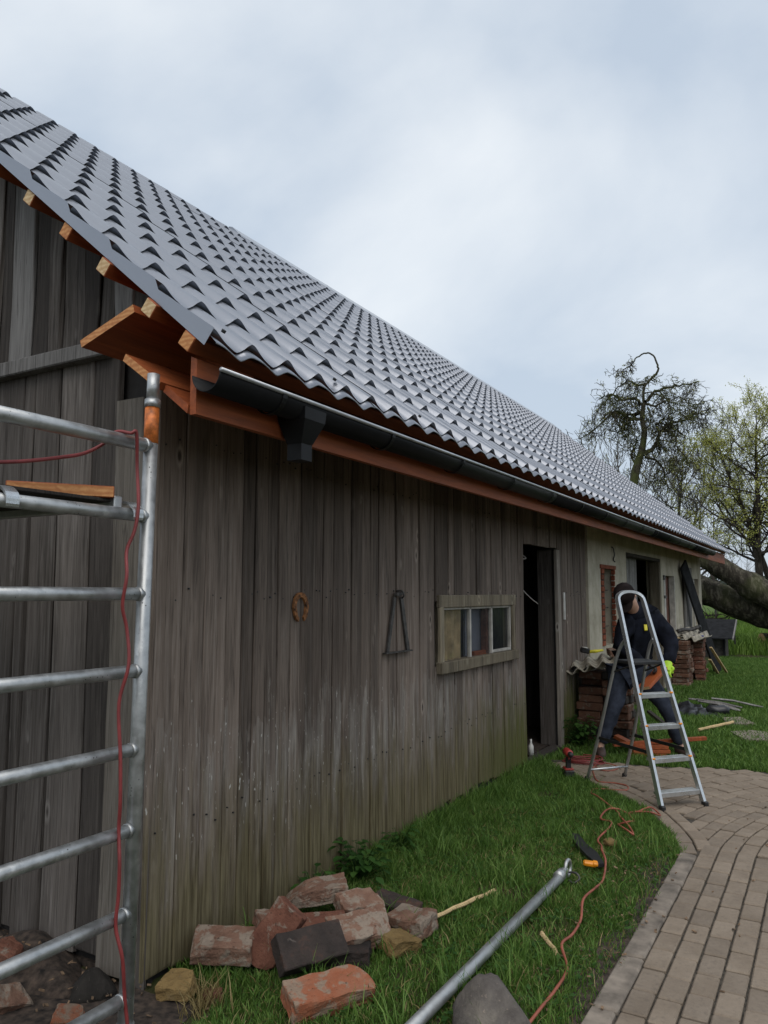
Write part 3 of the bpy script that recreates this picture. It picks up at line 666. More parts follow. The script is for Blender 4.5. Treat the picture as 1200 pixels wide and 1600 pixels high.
# ---- gutter
GX, GZ, GR = .574, 2.398, .068
gm_ = MB(); ring = [(GX + GR * math.cos(math.pi + math.pi * i / 14), GZ + GR * math.sin(math.pi + math.pi * i / 14)) for i in range(15)]
inner = [(GX + (x_ - GX) * .965, GZ + (z_ - GZ) * .965) for x_, z_ in ring]
spans_ = ((-.355, 3.6), (3.6, 7.6), (7.6, 11.0), (11.0, 13.6))
for a, b_ in spans_: gm_.prism(ring + inner[::-1], 'y', a, b_ - .002)
gut = gm_.build('gutter', 'gutter', barn)
for p in gut.data.polygons: p.use_smooth = abs(p.normal.y) < .5
for a, b_ in spans_: MB().tube([(GX + GR + .004, a, GZ + .004), (GX + GR + .004, b_ - .002, GZ + .004)], .0085, 10).build('bead', 'gutter_lip', gut, True)
for k in range(16):
    yy = .05 + k * .86 + (.0 if k else -.02)
    if k == 0: yy = .02
    P_ = [(GX + (GR + .006) * math.cos(math.pi + math.pi * i / 12), yy, GZ + (GR + .006) * math.sin(math.pi + math.pi * i / 12)) for i in range(13)]
    mb = MB()
    for q in P_: mb.v += [(q[0], q[1] - .014, q[2]), (q[0], q[1] + .014, q[2])]
    m_ = len(P_)
    for q in P_: mb.v += [(GX + (q[0] - GX) * 1.05, q[1] - .014, GZ + (q[2] - GZ) * 1.05), (GX + (q[0] - GX) * 1.05, q[1] + .014, GZ + (q[2] - GZ) * 1.05)]
    for i in range(m_ - 1):
        a = 2 * i; b_ = 2 * (m_ + i); mb.f += [(a, a + 1, a + 3, a + 2), (b_, b_ + 2, b_ + 3, b_ + 1), (a, a + 2, b_ + 2, b_), (a + 1, b_ + 1, b_ + 3, a + 3)]; mb.mi += [0] * 4
    mb.build('bracket', 'gutter', gut)
# outlet funnel with a short square spout
oy = .235; fn = MB()
for (hx, hy, z_, dx) in ((.074, .078, GZ - .02, 0), (.070, .074, GZ - .07, 0), (.040, .041, GZ - .160, -.01), (.037, .038, GZ - .165, -.01), (.037, .038, GZ - .235, -.01)):
    fn.v += [(GX + dx - hx, oy - hy, z_), (GX + dx + hx, oy - hy, z_), (GX + dx + hx, oy + hy, z_), (GX + dx - hx, oy + hy, z_)]
for i in range(4):
    for j in range(4): fn.f.append((i * 4 + j, i * 4 + (j + 1) % 4, i * 4 + 4 + (j + 1) % 4, i * 4 + 4 + j)); fn.mi.append(0)
fn.f.append((16, 17, 18, 19)); fn.mi.append(0)
fn.build('outlet', 'gutter', gut)

# ================================================================== THINGS ON THE WALL
hs = MB(); pts = []
for i in range(25):
    a = R(-62 + 304 * i / 24); wv = 1 - .10 * abs(math.sin(a)) if math.sin(a) < 0 else 1; pts.append((0, .056 * math.cos(a) * (1.0 if math.sin(a) > 0 else .92), .070 * math.sin(a)))
for i, p in enumerate(pts):
    p = Vector(p); rad = Vector((0, p.y, p.z)).normalized(); w2 = .0125 + .003 * math.sin(math.pi * i / 24)
    hs.v += [(.004, *(p + rad * w2)[1:]), (.016, *(p + rad * w2 * .85)[1:]), (.016, *(p - rad * w2 * .8)[1:]), (.004, *(p - rad * w2)[1:])]
for i in range(24):
    for j in range(4): a = i * 4 + j; b_ = i * 4 + (j + 1) % 4; hs.f.append((a, b_, b_ + 4, a + 4)); hs.mi.append(0)
hs.f += [(0, 1, 2, 3), (99, 98, 97, 96)]; hs.mi += [0, 0]
hso = hs.build('horseshoe', 'rust'); rough_mesh(hso, .002, 40); hso.location = (-.001, 1.015, 1.525); hso.rotation_euler = (R(3), 0, 0); tag(hso, 'rusty iron horseshoe nailed to the grey board wall, open end down', 'horseshoe')
tri = thing('iron_triangle', 'grey strap-iron triangle hanging from a hook on the board wall', 'iron triangle', (.0, 2.09, 1.22))
MB().box((.012, 2.005, 1.40), (.012, .028, .37), Euler((R(-15.5), 0, 0))).build('side_bar', 'grey_iron', tri); MB().box((.014, 2.185, 1.40), (.012, .036, .37), Euler((R(14.5), 0, 0))).build('side_bar', 'grey_iron', tri); MB().box((.018, 2.09, 1.222), (.03, .36, .008)).build('base_bar', 'grey_iron', tri)
MB().box((.02, 2.10, 1.60), (.03, .10, .022), Euler((R(6), 0, 0)), b=.003).tube(curve([(.0, 2.10, 1.62), (.04, 2.10, 1.62), (.05, 2.11, 1.59), (.03, 2.12, 1.57)], 4), .006, 6).build('hook', 'grey_iron', tri)

# ================================================================== SCAFFOLD
SX = .36
def sy(z): return -.437 + .014 * z
sc_ = thing('scaffold_tower', 'galvanised scaffold tower frame standing against the barn gable', 'scaffold', (SX, -.43, 0))
for k, (x0, yoff) in enumerate(((SX, 0), (SX, -.75), (-1.45, 0), (-1.45, -.75))):
    p = MB().tube([(x0, sy(0) + yoff, .05), (x0, sy(2.25) + yoff, 2.25)], .0255, 16).build('post', 'galv', sc_, True)
    MB().tube([(x0, sy(2.2) + yoff, 2.15), (x0, sy(2.3) + yoff, 2.29)], .0262, 16).build('painted_band', 'orange_paint', p, True)
    MB().tube([(x0, sy(2.3) + yoff, 2.285), (x0, sy(2.32) + yoff, 2.315)], .029, 16).build('collar', 'galv', p, True)
    MB().tube([(x0, sy(2.3) + yoff, 2.31), (x0, sy(2.4) + yoff, 2.412)], .0225, 14).build('spigot', 'galv', p, True)
    MB().tube([(x0, sy(0) + yoff, .0), (x0, sy(0) + yoff, .16)], .031, 14).box((x0, sy(0) + yoff, .004), (.14, .14, .008)).build('base_jack', 'galv', p)
for x0 in (SX, -1.45):
    for z in (.24, .515, .79, 1.06, 1.33, 1.60, 1.88, 2.14):
        y1 = sy(z); r_ = MB().tube([(x0, y1 + .004, z), (x0, y1 - .75, z)], .0225 if z < 2 else .0245, 14).build('rung', 'galv', sc_, True)
        MB().tube([(x0 + .001, y1 - .035, z), (x0 + .001, y1 - .024, z)], .0252 if z < 2 else .0262, 14).build('weld', 'galv', r_, True)
for yy in (sy(1.9) - .13, sy(1.9) - .62):
    MB().box((-.545, yy, 1.917), (1.80, .035, .05), b=.004).build('deck_rail', 'alu_dull', sc_)
dk = MB().box((-.545, sy(1.9) - .375, 1.925), (1.76, .50, .012), b=.002).build('deck', 'dark_wood', sc_)
for yy in (sy(1.9) - .075, sy(1.9) - .56):
    P_ = [(SX - .06, yy, 1.925), (SX - .03, yy, 1.928), (SX + .005, yy, 1.922), (SX + .034, yy, 1.898), (SX + .037, yy, 1.868)]
    h = MB(); c_ = curve(P_, 4)
    for q in c_: h.v += [(q.x, q.y - .022, q.z), (q.x, q.y + .022, q.z), (q.x - .002, q.y + .022, q.z - .008), (q.x - .002, q.y - .022, q.z - .008)]
    for i in range(len(c_) - 1):
        for j in range(4): a = i * 4 + j; b_ = i * 4 + (j + 1) % 4; h.f.append((a, b_, b_ + 4, a + 4)); h.mi.append(0)
    h.f += [(0, 1, 2, 3), tuple(len(h.v) - 1 - j for j in range(4))]; h.mi += [0, 0]; h.build('deck_hook', 'alu', sc_)
MB().tube([(SX - .03, sy(.2) - .75, .30), (-1.42, sy(1.8) - .75, 1.86)], .018, 10).build('brace', 'galv', sc_, True)
ob = one('timber_offcut', MB().box((0, 0, 0), (.34, .16, .04), b=.003), ['orange', 'endgrain2'], 'flat orange stained timber offcut lying on the scaffold deck', 'timber offcut')
ob.location = (.20, -.66, 1.952); ob.rotation_euler = (0, 0, R(55))
for p in ob.data.polygons:
    if p.normal.x > .9 or p.normal.y < -.9: p.material_index = 1
c1 = [(-.53, 2.163), (-.512, 2.166), (-.485, 2.05), (-.49, 1.91), (-.50, 1.82), (-.52, 1.75), (-.535, 1.66), (-.535, 1.56), (-.512, 1.48), (-.513, 1.36), (-.53, 1.23), (-.527, 1.06), (-.525, .91), (-.51, .81), (-.52, .71), (-.513, .6), (-.511, .5), (-.497, .4), (-.465, .26), (-.45, .15), (-.46, .02), (-.55, .012), (-.75, .012)]
cab = [(.30, -.98, 2.0), (.30, -.87, 2.02), (.30, -.75, 2.05), (.30, -.65, 2.08), (.315, -.58, 2.125), (.34, -.55, 2.17)] + [(.392 + .012 * math.sin(i * 2.3), a, b_) for i, (a, b_) in enumerate(c1)]
one('red_cable', MB().tube(curve(cab, 5), .0062, 8), 'cable', 'dark red power cable draped over the scaffold rung and hanging down its post', 'cable', smooth=True, loc=(.36, -.45, 0))

# ================================================================== RUBBLE BRICKS
def brick_thing(label, mat, loc, rot, dims=(.285, .14, .072), chop=None, seed=1, rough=.014, group='loose bricks heaped by the wall'):
    o = MB().box((0, 0, 0), dims, b=.004).build('brick', mat)
    bm = bmesh.new(); bm.from_mesh(o.data)
    bmesh.ops.subdivide_edges(bm, edges=[e for e in bm.edges if e.calc_length() > .04], cuts=5, use_grid_fill=True)
    for v in bm.verts:
        q = v.co * 11 + Vector((seed * 3.7, seed * 1.9, 0)); v.co += mnoise.noise_vector(q) * rough * .6 + mnoise.noise_vector(q * 3.1) * rough * .5 + mnoise.noise_vector(q * 8) * rough * .22
    if chop:
        for (n_, d_) in chop:
            n_ = Vector(n_).normalized()
            for v in bm.verts:
                e = v.co.dot(n_) - d_
                if e > 0: v.co -= n_ * (e * .93) + mnoise.noise_vector(v.co * 30) * .004
    bm.to_mesh(o.data); bm.free(); o.location = loc; o.rotation_euler = [R(a) for a in rot]
    return tag(o, label, 'brick', group)
BG = 'loose bricks heaped by the wall'
brick_thing('dusty pink whole brick lying highest at the back of the heap', 'brick_mortar', (.235, .86, .150), (8, -6, 38), (.30, .14, .075), [((-.6, .2, 1), .06)], 1)
brick_thing('broken red and white brick with a split end, on the back of the heap', 'brick_mortar', (.46, .90, .118), (18, 4, 55), (.22, .13, .072), [((1, .3, .4), .10)], 2)
brick_thing('half sunk sooty brick behind the squarish pink one', 'brick_sooty', (.545, 1.10, .055), (4, 5, 0), (.24, .13, .075), None, 3)
brick_thing('squarish pink brick at the end of the heap beside the yellow stick', 'brick_mortar', (.70, .985, .058), (6, -3, -8), (.20, .15, .085), None, 4)
brick_thing('large brick crusted with pale mortar beside the long black one', 'brick_mortar', (.59, .70, .100), (22, 0, 62), (.29, .15, .09), [((.5, -.6, 1), .075)], 5)
brick_thing('yellowish mortar chunk poking out under the mortar-crusted brick', 'brick_yellow', (.73, .80, .040), (5, 10, 70), (.18, .13, .07), [((1, .2, .3), .07)], 6)
brick_thing('long black sooty brick slanting across the front of the heap', 'brick_sooty', (.52, .41, .120), (48, 0, 62), (.30, .145, .075), None, 7, .006)
brick_thing('orange red brick standing tilted on its corner', 'brick_red', (.345, .39, .140), (62, -52, 45), (.27, .145, .08), [((-1, -.6, .2), .13)], 8)
brick_thing('greyish mortar-covered brick lying closest to the boards', 'brick_mortar', (.165, .27, .105), (14, 2, 30), (.26, .14, .085), [((-.8, -.4, .7), .11)], 9, mortar_ if False else .012)
brick_thing('small ochre brick piece on bare soil by the corner', 'brick_yellow', (.16, .02, .045), (8, -6, 10), (.15, .12, .06), [((1, .6, .2), .06)], 10)
brick_thing('bright orange brick lying lowest at the front in the grass', 'brick_orange', (.725, .245, .062), (16, 0, 58), (.34, .14, .085), [((1, .4, .6), .15)], 11)
brick_thing('brown brick wedged underneath the long black one', 'brick_red', (.40, .66, .085), (10, 0, 40), (.24, .13, .075), None, 12)
brick_thing('brown brick buried below the tilted orange red one', 'brick_red', (.26, .44, .05), (5, 0, 20), (.26, .14, .075), None, 13)
brick_thing('small flake of mortar between the wall and the tilted brick', 'brick_mortar', (.235, .50, .135), (10, 12, 60), (.13, .10, .06), [((1, 0, .5), .04)], 14)
brick_thing('red fragment no bigger than a fist on bare soil', 'brick_red', (.30, .06, .022), (5, 0, 33), (.075, .05, .04), None, 15)
brick_thing('dark brick at the very bottom of the heap', 'brick_sooty', (.56, .56, .045), (0, 0, 30), (.28, .14, .08), None, 16)
# litter by the gable foot
def boulder(name, mat, loc, s, seed, label, cat='stone', flat_=.3, group=None):
    bm = bmesh.new(); bmesh.ops.create_icosphere(bm, subdivisions=4, radius=1)
    for v in bm.verts:
        n_ = v.co.normalized(); k = 1 + .05 * mnoise.noise(n_ * 5 + Vector((seed, seed, 0))) + .22 * mnoise.noise(n_ * 1.3 + Vector((seed, 0, 0))) + .10 * mnoise.noise(n_ * 3 + Vector((0, seed, 0))) + .03 * mnoise.noise(n_ * 9)
        for j in range(11):
            a = Vector((math.sin(seed * 3 + j * 2.4), math.cos(seed * 5 + j * 1.7), math.sin(seed + j * 3.1) * .8)).normalized(); d = n_.dot(a) * k
            if d > .70: k -= (d - .70) * .95
        v.co = Vector((n_.x * s[0], n_.y * s[1], n_.z * s[2])) * k; v.co.z = max(v.co.z, -s[2] * flat_)
    me = bpy.data.meshes.new(name); bm.to_mesh(me); bm.free(); me.materials.append(MT[mat]); me.polygons.foreach_set('use_smooth', [True] * len(me.polygons)); o = obj(name, me); o.location = (loc[0], loc[1], loc[2] + s[2] * flat_); return tag(o, label, cat, group)
boulder('field_stone', 'stone', (1.335, .40, -.01), (.155, .17, .17), 2.3, 'grey field stone with a ridge, lying beside the metal pole')
boulder('dark_stone', 'dark_stone', (-.17, -.13, -.02), (.11, .10, .09), 5.1, 'dark rounded stone at the foot of the pale corner board')
boulder('soil_heap', 'soil', (-.62, -.13, -.05), (.40, .20, .14), 8.2, 'low heap of dark soil and litter against the gable boards', 'soil heap')
for i, (x_, y_, z_, m, lb) in enumerate(((-.52, -.26, .13, 'brick_red', 'reddish brick bit on the soil heap at the gable'), (-.02, -.34, .03, 'brick_orange', 'orange brick bit under the lowest scaffold rung'), (-.34, -.36, .04, 'brick_mortar', 'pale brick bit on the soil before the gable'))):
    brick_thing(lb, m, (x_, y_, z_), (20 * i, 15, 40 * i), (.14, .09, .05), [((1, .5, .4), .04)], 30 + i, .012, 'brick bits by the gable')

# ================================================================== LYING ON THE GRASS
pole = thing('metal_pole', 'loose galvanised metal pole with an end coupler lying across the lawn', 'pole', (1.09, .33, 0))
MB().tube([(1.112, -.45, .060), (1.137, 1.93, .062)], .0245, 18).build('tube', 'alu_dull', pole, True)
MB().tube([(1.133, 1.86, .0705), (1.136, 1.93, .070)], .0285, 18).build('sleeve', 'galv', pole, True)
cp = MB(); ringp = [(1.145 + .002 * math.cos(a), 2.005 + .040 * math.cos(a), .078 + .040 * math.sin(a)) for a in [2 * math.pi * i / 20 for i in range(20)]]
cp.tube(ringp, .011, 8, closed=True); cp.build('coupler_ring', 'galv', pole, True)
MB().tube([(1.135, 1.92, .07), (1.142, 1.972, .073)], [.0245, .021], 14).build('coupler_neck', 'galv', pole, True)
MB().tube(curve([(1.15, 1.99, .06), (1.20, 1.97, .07), (1.225, 1.95, .05), (1.20, 1.93, .03), (1.165, 1.95, .03)], 4), .006, 6).build('locking_clip', 'grey_iron', pole, True)
def stick(label, a, b_, r, m, seed, cat='stick'):
    a, b_ = Vector(a), Vector(b_); rr = random.Random(seed); n = 7; P_ = [a + (b_ - a) * i / n + Vector((rr.uniform(-1, 1), rr.uniform(-1, 1), rr.uniform(-.6, .6))) * r * .35 for i in range(n + 1)]
    return one('stick', MB().tube(P_, [r * rr.uniform(.85, 1.1) for _ in P_], 7), m, label, cat, loc=tuple(a))
stick('straight pale yellow stick poking from the brick heap', (.73, 1.02, .045), (.865, 1.60, .035), .0115, 'pine', 1)
stick('short barkless stick beside the red cable', (1.245, 1.24, .03), (1.385, 1.06, .03), .011, 'pine', 2)
stick('pale splinter of new timber on the far lawn beyond the orange offcuts', (1.10, 7.3, .04), (1.42, 7.75, .09), .018, 'pine', 4)
one('black_strap', MB().prism([(.96, 2.71), (1.0, 2.72), (1.10, 2.55), (1.20, 2.42), (1.285, 2.25), (1.255, 2.22), (1.16, 2.34), (1.06, 2.49), (.99, 2.62)], 'z', .035, .055), 'black', 'torn strip of black rubber lying across the lawn', 'rubber strip', loc=(1.1, 2.5, 0))
o = one('orange_clip', MB().box((0, 0, 0), (.075, .038, .028), b=.008).box((.03, 0, .006), (.03, .045, .02), b=.005), 'orange_pl', 'small bright orange plastic clip on the lawn by the rubber strip', 'plastic clip'); o.location = (1.215, 2.20, .055); o.rotation_euler = (.1, .1, R(20))
boulder('pebble', 'brick_yellow', (1.20, 2.72, .02), (.055, .04, .028), 3.3, 'tan pebble lying beside the red cable')
c2 = [(1.46, .25), (1.48, .56), (1.47, .74), (1.46, .94), (1.39, 1.09), (1.39, 1.25), (1.37, 1.46), (1.33, 1.65), (1.34, 1.84), (1.33, 2.04), (1.28, 2.3), (1.22, 2.45), (1.18, 2.6), (1.13, 2.71), (1.15, 2.93), (1.11, 3.12), (1.02, 3.20), (1.03, 3.36), (1.09, 3.43), (1.18, 3.42), (1.24, 3.5), (1.29, 3.57), (1.35, 3.53), (1.37, 3.45), (1.30, 3.43), (1.17, 3.41), (1.24, 3.25), (1.24, 3.14), (1.2, 3.12), (1.16, 3.12), (1.19, 3.03), (1.28, 2.91), (1.3, 2.94), (1.25, 3.06), (1.15, 3.22), (1.08, 3.42), (.85, 3.77), (.76, 3.92), (.76, 4.07), (.9, 4.11), (.99, 4.16), (.95, 4.3), (.84, 4.34), (.71, 4.33), (.60, 4.6), (.54, 4.82), (.54, 5.05), (.63, 5.05), (.74, 4.94), (.7, 4.77), (.6, 4.78), (.53, 4.92), (.45, 5.0), (.2, 5.05)]
one('extension_cable', MB().tube(curve([(a, b_, .05 + .015 * math.sin(i * 1.9)) if b_ < 3.9 else (a, b_, .022) for i, (a, b_) in enumerate(c2)], 5), .0065, 7), 'cable_orange', 'long faded red extension cable snaking and looping over lawn and paving', 'cable', smooth=True, loc=(1.3, 2.0, 0))
c3 = [(.40 + .17 * math.cos(i * .9) * (1 + .2 * math.sin(i * 2.1)) + .02 * i * 0, 5.0 + .13 * math.sin(i * .9) * (1 + .25 * math.cos(i * 1.7)), .02 + .002 * i) for i in range(24)]
one('coiled_cable', MB().tube(curve(c3, 4), .006, 6), 'cable', 'dark red cable lying in a loose coil on the paving by the doorway', 'cable', smooth=True, loc=(.4, 5.0, 0))

# ---- cordless drill standing on its battery
dr = thing('cordless_drill', 'red and black cordless drill standing on its battery near the doorway', 'drill', (.44, 4.38, .01), R(30), local=True)
def lp(mb, name, m, parent, smooth=False): return mb.build(name, m, parent, smooth)
lp(MB().box((0, 0, .045), (.085, .12, .055), b=.01), 'battery', 'black', dr); lp(MB().box((0, 0, .079), (.078, .105, .018), b=.006), 'battery_shoe', 'red_tool', dr)
lp(MB().prism([(-.030, .085), (.020, .085), (.012, .13), (.010, .185), (-.040, .185), (-.030, .13)], 'x', -.019, .019), 'grip', 'black', dr)
lp(MB().tube([(0, -.075, .215), (0, -.06, .215), (0, .05, .212), (0, .07, .21)], [.024, .034, .035, .026], 14), 'motor_housing', 'red_tool', dr, True)
lp(MB().tube([(0, -.075, .215), (0, -.105, .215), (0, -.13, .215)], [.022, .024, .014], 12), 'chuck', 'black', dr, True); lp(MB().box((0, -.03, .175), (.016, .02, .03), b=.004), 'trigger', 'red_tool', dr)

# ================================================================== STEPLADDER
LO, E1, E2 = Vector((1.47, 3.85, 0)), Vector((.655, .755, 0)), Vector((-.755, .655, 0))
KL = .355
def LP(u, v, z): return LO + E1 * u + E2 * v + Vector((0, 0, z))
lad = thing('stepladder', 'aluminium stepladder with platform and hooped handrail standing on the paving', 'stepladder', tuple(LO))
def half(z): return .195 - .068 * min(z, 1.5) / 1.5
ftL = [LP(-half(z), KL * z, z) for z in (.02, .4, .8, 1.2, 1.45)]; ftR = [LP(half(z), KL * z, z) for z in (.02, .4, .8, 1.2, 1.45)]
bow = [LP(.127 * math.cos(a) if abs(math.cos(a)) < .6 else .127 * math.cos(a) * 1.0, KL * (1.53 + .09 * math.sin(a) ** .7 if math.sin(a) > 0 else 1.53), 1.53 + (.09 * max(0, math.sin(a)) ** .7)) for a in [math.pi - math.pi * i / 14 for i in range(15)]]
def flatbar(pts, wdir, a, b_, mb):
    """rail of rectangular section a (along wdir) by b_"""
    k = len(mb.v); n = len(pts)
    for i, p in enumerate(pts):
        t = (pts[min(i + 1, n - 1)] - pts[max(i - 1, 0)]).normalized(); s_ = t.cross(wdir).normalized(); w_ = s_.cross(t).normalized()
        mb.v += [tuple(p + w_ * a / 2 + s_ * b_ / 2), tuple(p - w_ * a / 2 + s_ * b_ / 2), tuple(p - w_ * a / 2 - s_ * b_ / 2), tuple(p + w_ * a / 2 - s_ * b_ / 2)]
    for i in range(n - 1):
        for j in range(4): mb.f.append((k + i * 4 + j, k + i * 4 + (j + 1) % 4, k + i * 4 + 4 + (j + 1) % 4, k + i * 4 + 4 + j)); mb.mi.append(0)
    mb.f += [(k, k + 1, k + 2, k + 3), (k + n * 4 - 1, k + n * 4 - 2, k + n * 4 - 3, k + n * 4 - 4)]; mb.mi += [0, 0]; return mb
fdir = LP(0, 1, 0) - LP(0, 0, 0)
flatbar(ftL + bow + ftR[::-1], fdir, .042, .022, MB()).build('front_rail', 'alu', lad)
for k, z in enumerate((.115, .345, .575, .805)):
    h = half(z) - .012; st = MB(); c = LP(0, KL * z + .035, z); rotm = Matrix((E1, E2, Vector((0, 0, 1)))).transposed()
    st.box(c, (2 * h, .085, .022), rotm, b=.003)
    for q in range(5): st.box(LP(0, KL * z + .002 + q * .016, z + .0125), (2 * h - .006, .006, .004), rotm)
    so = st.build('step', 'alu_step', lad)
    MB().box(LP(0, KL * z - .011, z - .003), (2 * h, .006, .034), rotm, b=.002).build('nosing', 'alu', so)
    if k > 0:
        for s_ in (-1, 1): MB().box(LP(s_ * (h + .002), KL * z - .012, z + .016), (.026, .022, .014), rotm, b=.004).build('end_cap', 'orange_pl', so)
MB().box(LP(0, KL * 1.05 + .10, 1.05), (.27, .26, .026), rotm, b=.005).build('platform', 'black', lad)
for s_ in (-1, 1):
    rp2 = curve([LP(s_ * .19, .97, .02), LP(s_ * .175, .80, .42), LP(s_ * .16, .63, .88), LP(s_ * .150, .545, 1.10), LP(s_ * .140, .495, 1.19), LP(s_ * .135, KL * 1.235 + .01, 1.235)], 6)
    leg = MB().tube(rp2, .0135, 10).build('rear_leg', 'alu_dull', lad, True)
    MB().box(LP(s_ * .19, .97, .025), (.036, .036, .05), rotm, b=.008).build('rubber_foot', 'black', leg)
    MB().box(LP(s_ * half(0), .0, .025), (.034, .056, .05), rotm, b=.008).build('rubber_foot', 'black', lad)
    MB().tube([LP(s_ * .155, .60, .96), LP(s_ * .140, KL * 1.03 + .0, 1.035)], .007, 6).build('platform_arm', 'black', lad)
MB().tube([LP(-.186, .92, .115), LP(.186, .92, .115)], .010, 8).build('rear_crossbar', 'alu', lad, True)
for s_ in (-1, 1): MB().box((LP(s_ * .178, .82, .40) + LP(s_ * .178, .145, .40)) / 2, (.006, .68, .026), rotm).build('safety_strap', 'black', lad)

# ================================================================== PERSON bending over the work
per = thing('person', 'person in dark jacket, cap and slate trousers stooping behind the stepladder with green gloves', 'person', (.80, 5.60, 0), R(30), local=True)
def skin(name, joints, edges, mat, root, parent, sub=2):
    me = bpy.data.meshes.new(name); ks = list(joints); me.from_pydata([joints[k][0] for k in ks], [(ks.index(a), ks.index(b_)) for a, b_ in edges], []); me.materials.append(MT[mat])
    o = obj(name, me, parent); o.modifiers.new('skin', 'SKIN'); sv_ = me.skin_vertices[0].data
    for i, k in enumerate(ks):
        r_ = joints[k][1]; sv_[i].radius = (r_, r_) if isinstance(r_, (int, float)) else r_; sv_[i].use_root = (k == root)
    sb = o.modifiers.new('sub', 'SUBSURF'); sb.levels = sub; sb.render_levels = sub
    o.modifiers['skin'].use_smooth_shade = True; return o
J = dict(pel=((-.06, .06, .86), (.155, .125)), waist=((-.04, .03, 1.00), (.15, .12)), chest=((.07, -.05, 1.22), (.21, .17)), neck=((-.07, -.18, 1.42), .065), head0=((-.14, -.27, 1.50), .072), head1=((-.20, -.33, 1.58), .084),
         shL=((.20, -.03, 1.33), .135), elL=((.305, -.12, 1.10), .085), wrL=((.205, -.26, .93), .042), haL=((.175, -.30, .88), .045),
         shR=((-.14, -.18, 1.33), .105), elR=((-.26, -.24, 1.10), .062), wrR=((-.05, -.33, .95), .042), haR=((.0, -.34, .93), .045),
         hpL=((.05, .05, .80), .115), knL=((.27, -.04, .47), .072), anL=((.405, .02, .10), .05), ftL=((.43, -.12, .045), .045),
         hpR=((-.17, .05, .79), .115), knR=((-.27, -.03, .46), .075), anR=((-.385, .04, .10), .05), ftR=((-.43, -.10, .045), .045))
ED = [('pel', 'waist'), ('waist', 'chest'), ('chest', 'neck'), ('neck', 'head0'), ('head0', 'head1'), ('chest', 'shL'), ('shL', 'elL'), ('elL', 'wrL'), ('wrL', 'haL'), ('chest', 'shR'), ('shR', 'elR'), ('elR', 'wrR'), ('wrR', 'haR'), ('pel', 'hpL'), ('hpL', 'knL'), ('knL', 'anL'), ('anL', 'ftL'), ('pel', 'hpR'), ('hpR', 'knR'), ('knR', 'anR'), ('anR', 'ftR')]
def shrink(ks, f, extra=None):
    d = {}
    for k in ks:
        p, r_ = J[k]; d[k] = (p, tuple(x_ * f for x_ in r_) if isinstance(r_, tuple) else r_ * f)
    if extra: d.update(extra)
    return d
body = skin('body', shrink(J, .62, dict(neck=(J['neck'][0], .06), head0=(J['head0'][0], .075), head1=(J['head1'][0], .088))), ED, 'skin', 'pel', per)
jk = [k for k in J if k in ('pel', 'waist', 'chest', 'shL', 'elL', 'shR', 'elR')]; jd = shrink(jk, 1.05, dict(wrL=(J['wrL'][0], .052), wrR=(J['wrR'][0], .052), nk=((-.11, -.225, 1.475), .088), hem=((-.065, .065, .80), (.17, .14))))
skin('jacket', jd, [('hem', 'pel'), ('pel', 'waist'), ('waist', 'chest'), ('chest', 'nk'), ('chest', 'shL'), ('shL', 'elL'), ('elL', 'wrL'), ('chest', 'shR'), ('shR', 'elR'), ('elR', 'wrR')], 'jacket', 'pel', per)
td = shrink(['pel', 'hpL', 'knL', 'anL', 'hpR', 'knR', 'anR'], 1.08, dict(anL=((.40, .02, .12), .068), anR=((-.38, .04, .12), .068)))
skin('trousers', td, [('pel', 'hpL'), ('hpL', 'knL'), ('knL', 'anL'), ('pel', 'hpR'), ('hpR', 'knR'), ('knR', 'anR')], 'trouser', 'pel', per)
for s_, (ax, ay) in ((1, (.405, .03)), (-1, (-.385, .05))):
    bt = MB(); P_ = [(ax, ay + .03, .11), (ax, ay + .02, .06), (ax + s_ * .012, ay - .06, .055), (ax + s_ * .03, ay - .16, .045), (ax + s_ * .035, ay - .21, .035)]
    b_o = bt.tube(P_, [.052, .055, .052, .046, .03], 12).build('boot', 'boot', per, True)
    MB().prism([(ax - .045, ay + .07), (ax + .045, ay + .07), (ax + s_ * .03 + .045, ay - .20), (ax + s_ * .035, ay - .245), (ax + s_ * .03 - .045, ay - .20)], 'z', .0, .022).build('sole', 'sole', b_o)
ftx = bpy.data.textures.new('cloth_folds', 'CLOUDS'); ftx.noise_scale = .10; ftx.noise_depth = 2
for c_ in per.children:
    if c_.name.startswith(('jacket', 'trousers')):
        dm = c_.modifiers.new('folds', 'DISPLACE'); dm.texture = ftx; dm.strength = .045; dm.mid_level = .5
# head details and cap; the head points down-left
hM = Matrix.Translation((-.195, -.32, 1.575)) @ Euler((R(74), R(-12), R(-40))).to_matrix().to_4x4()
def hp(x_, y_, z_): return hM @ Vector((x_, y_, z_))
def blob(name, c, s, m, parent, M=None, seg=14):
    bm = bmesh.new(); bmesh.ops.create_uvsphere(bm, u_segments=seg, v_segments=seg // 2 + 2, radius=1)
    for v in bm.verts: v.co = hp(c[0] + v.co.x * s[0], c[1] + v.co.y * s[1], c[2] + v.co.z * s[2])
    me = bpy.data.meshes.new(name); bm.to_mesh(me); bm.free(); me.materials.append(MT[m]); me.polygons.foreach_set('use_smooth', [True] * len(me.polygons)); return obj(name, me, parent)
blob('nose', (0, -.10, -.02), (.014, .022, .022), 'skin', body); blob('ear', (-.082, 0, -.01), (.012, .022, .034), 'skin', body); blob('ear', (.082, 0, -.01), (.012, .022, .034), 'skin', body)
for s_ in (-1, 1): blob('eye', (s_ * .032, -.083, .012), (.013, .009, .009), 'white', body)
blob('mouth', (0, -.084, -.062), (.026, .008, .006), 'brick_red', body); blob('hair', (0, .022, .0), (.090, .082, .07), 'black', per)
cap = blob('cap', (0, .016, .036), (.104, .116, .090), 'cap', per)
pk = MB(); 
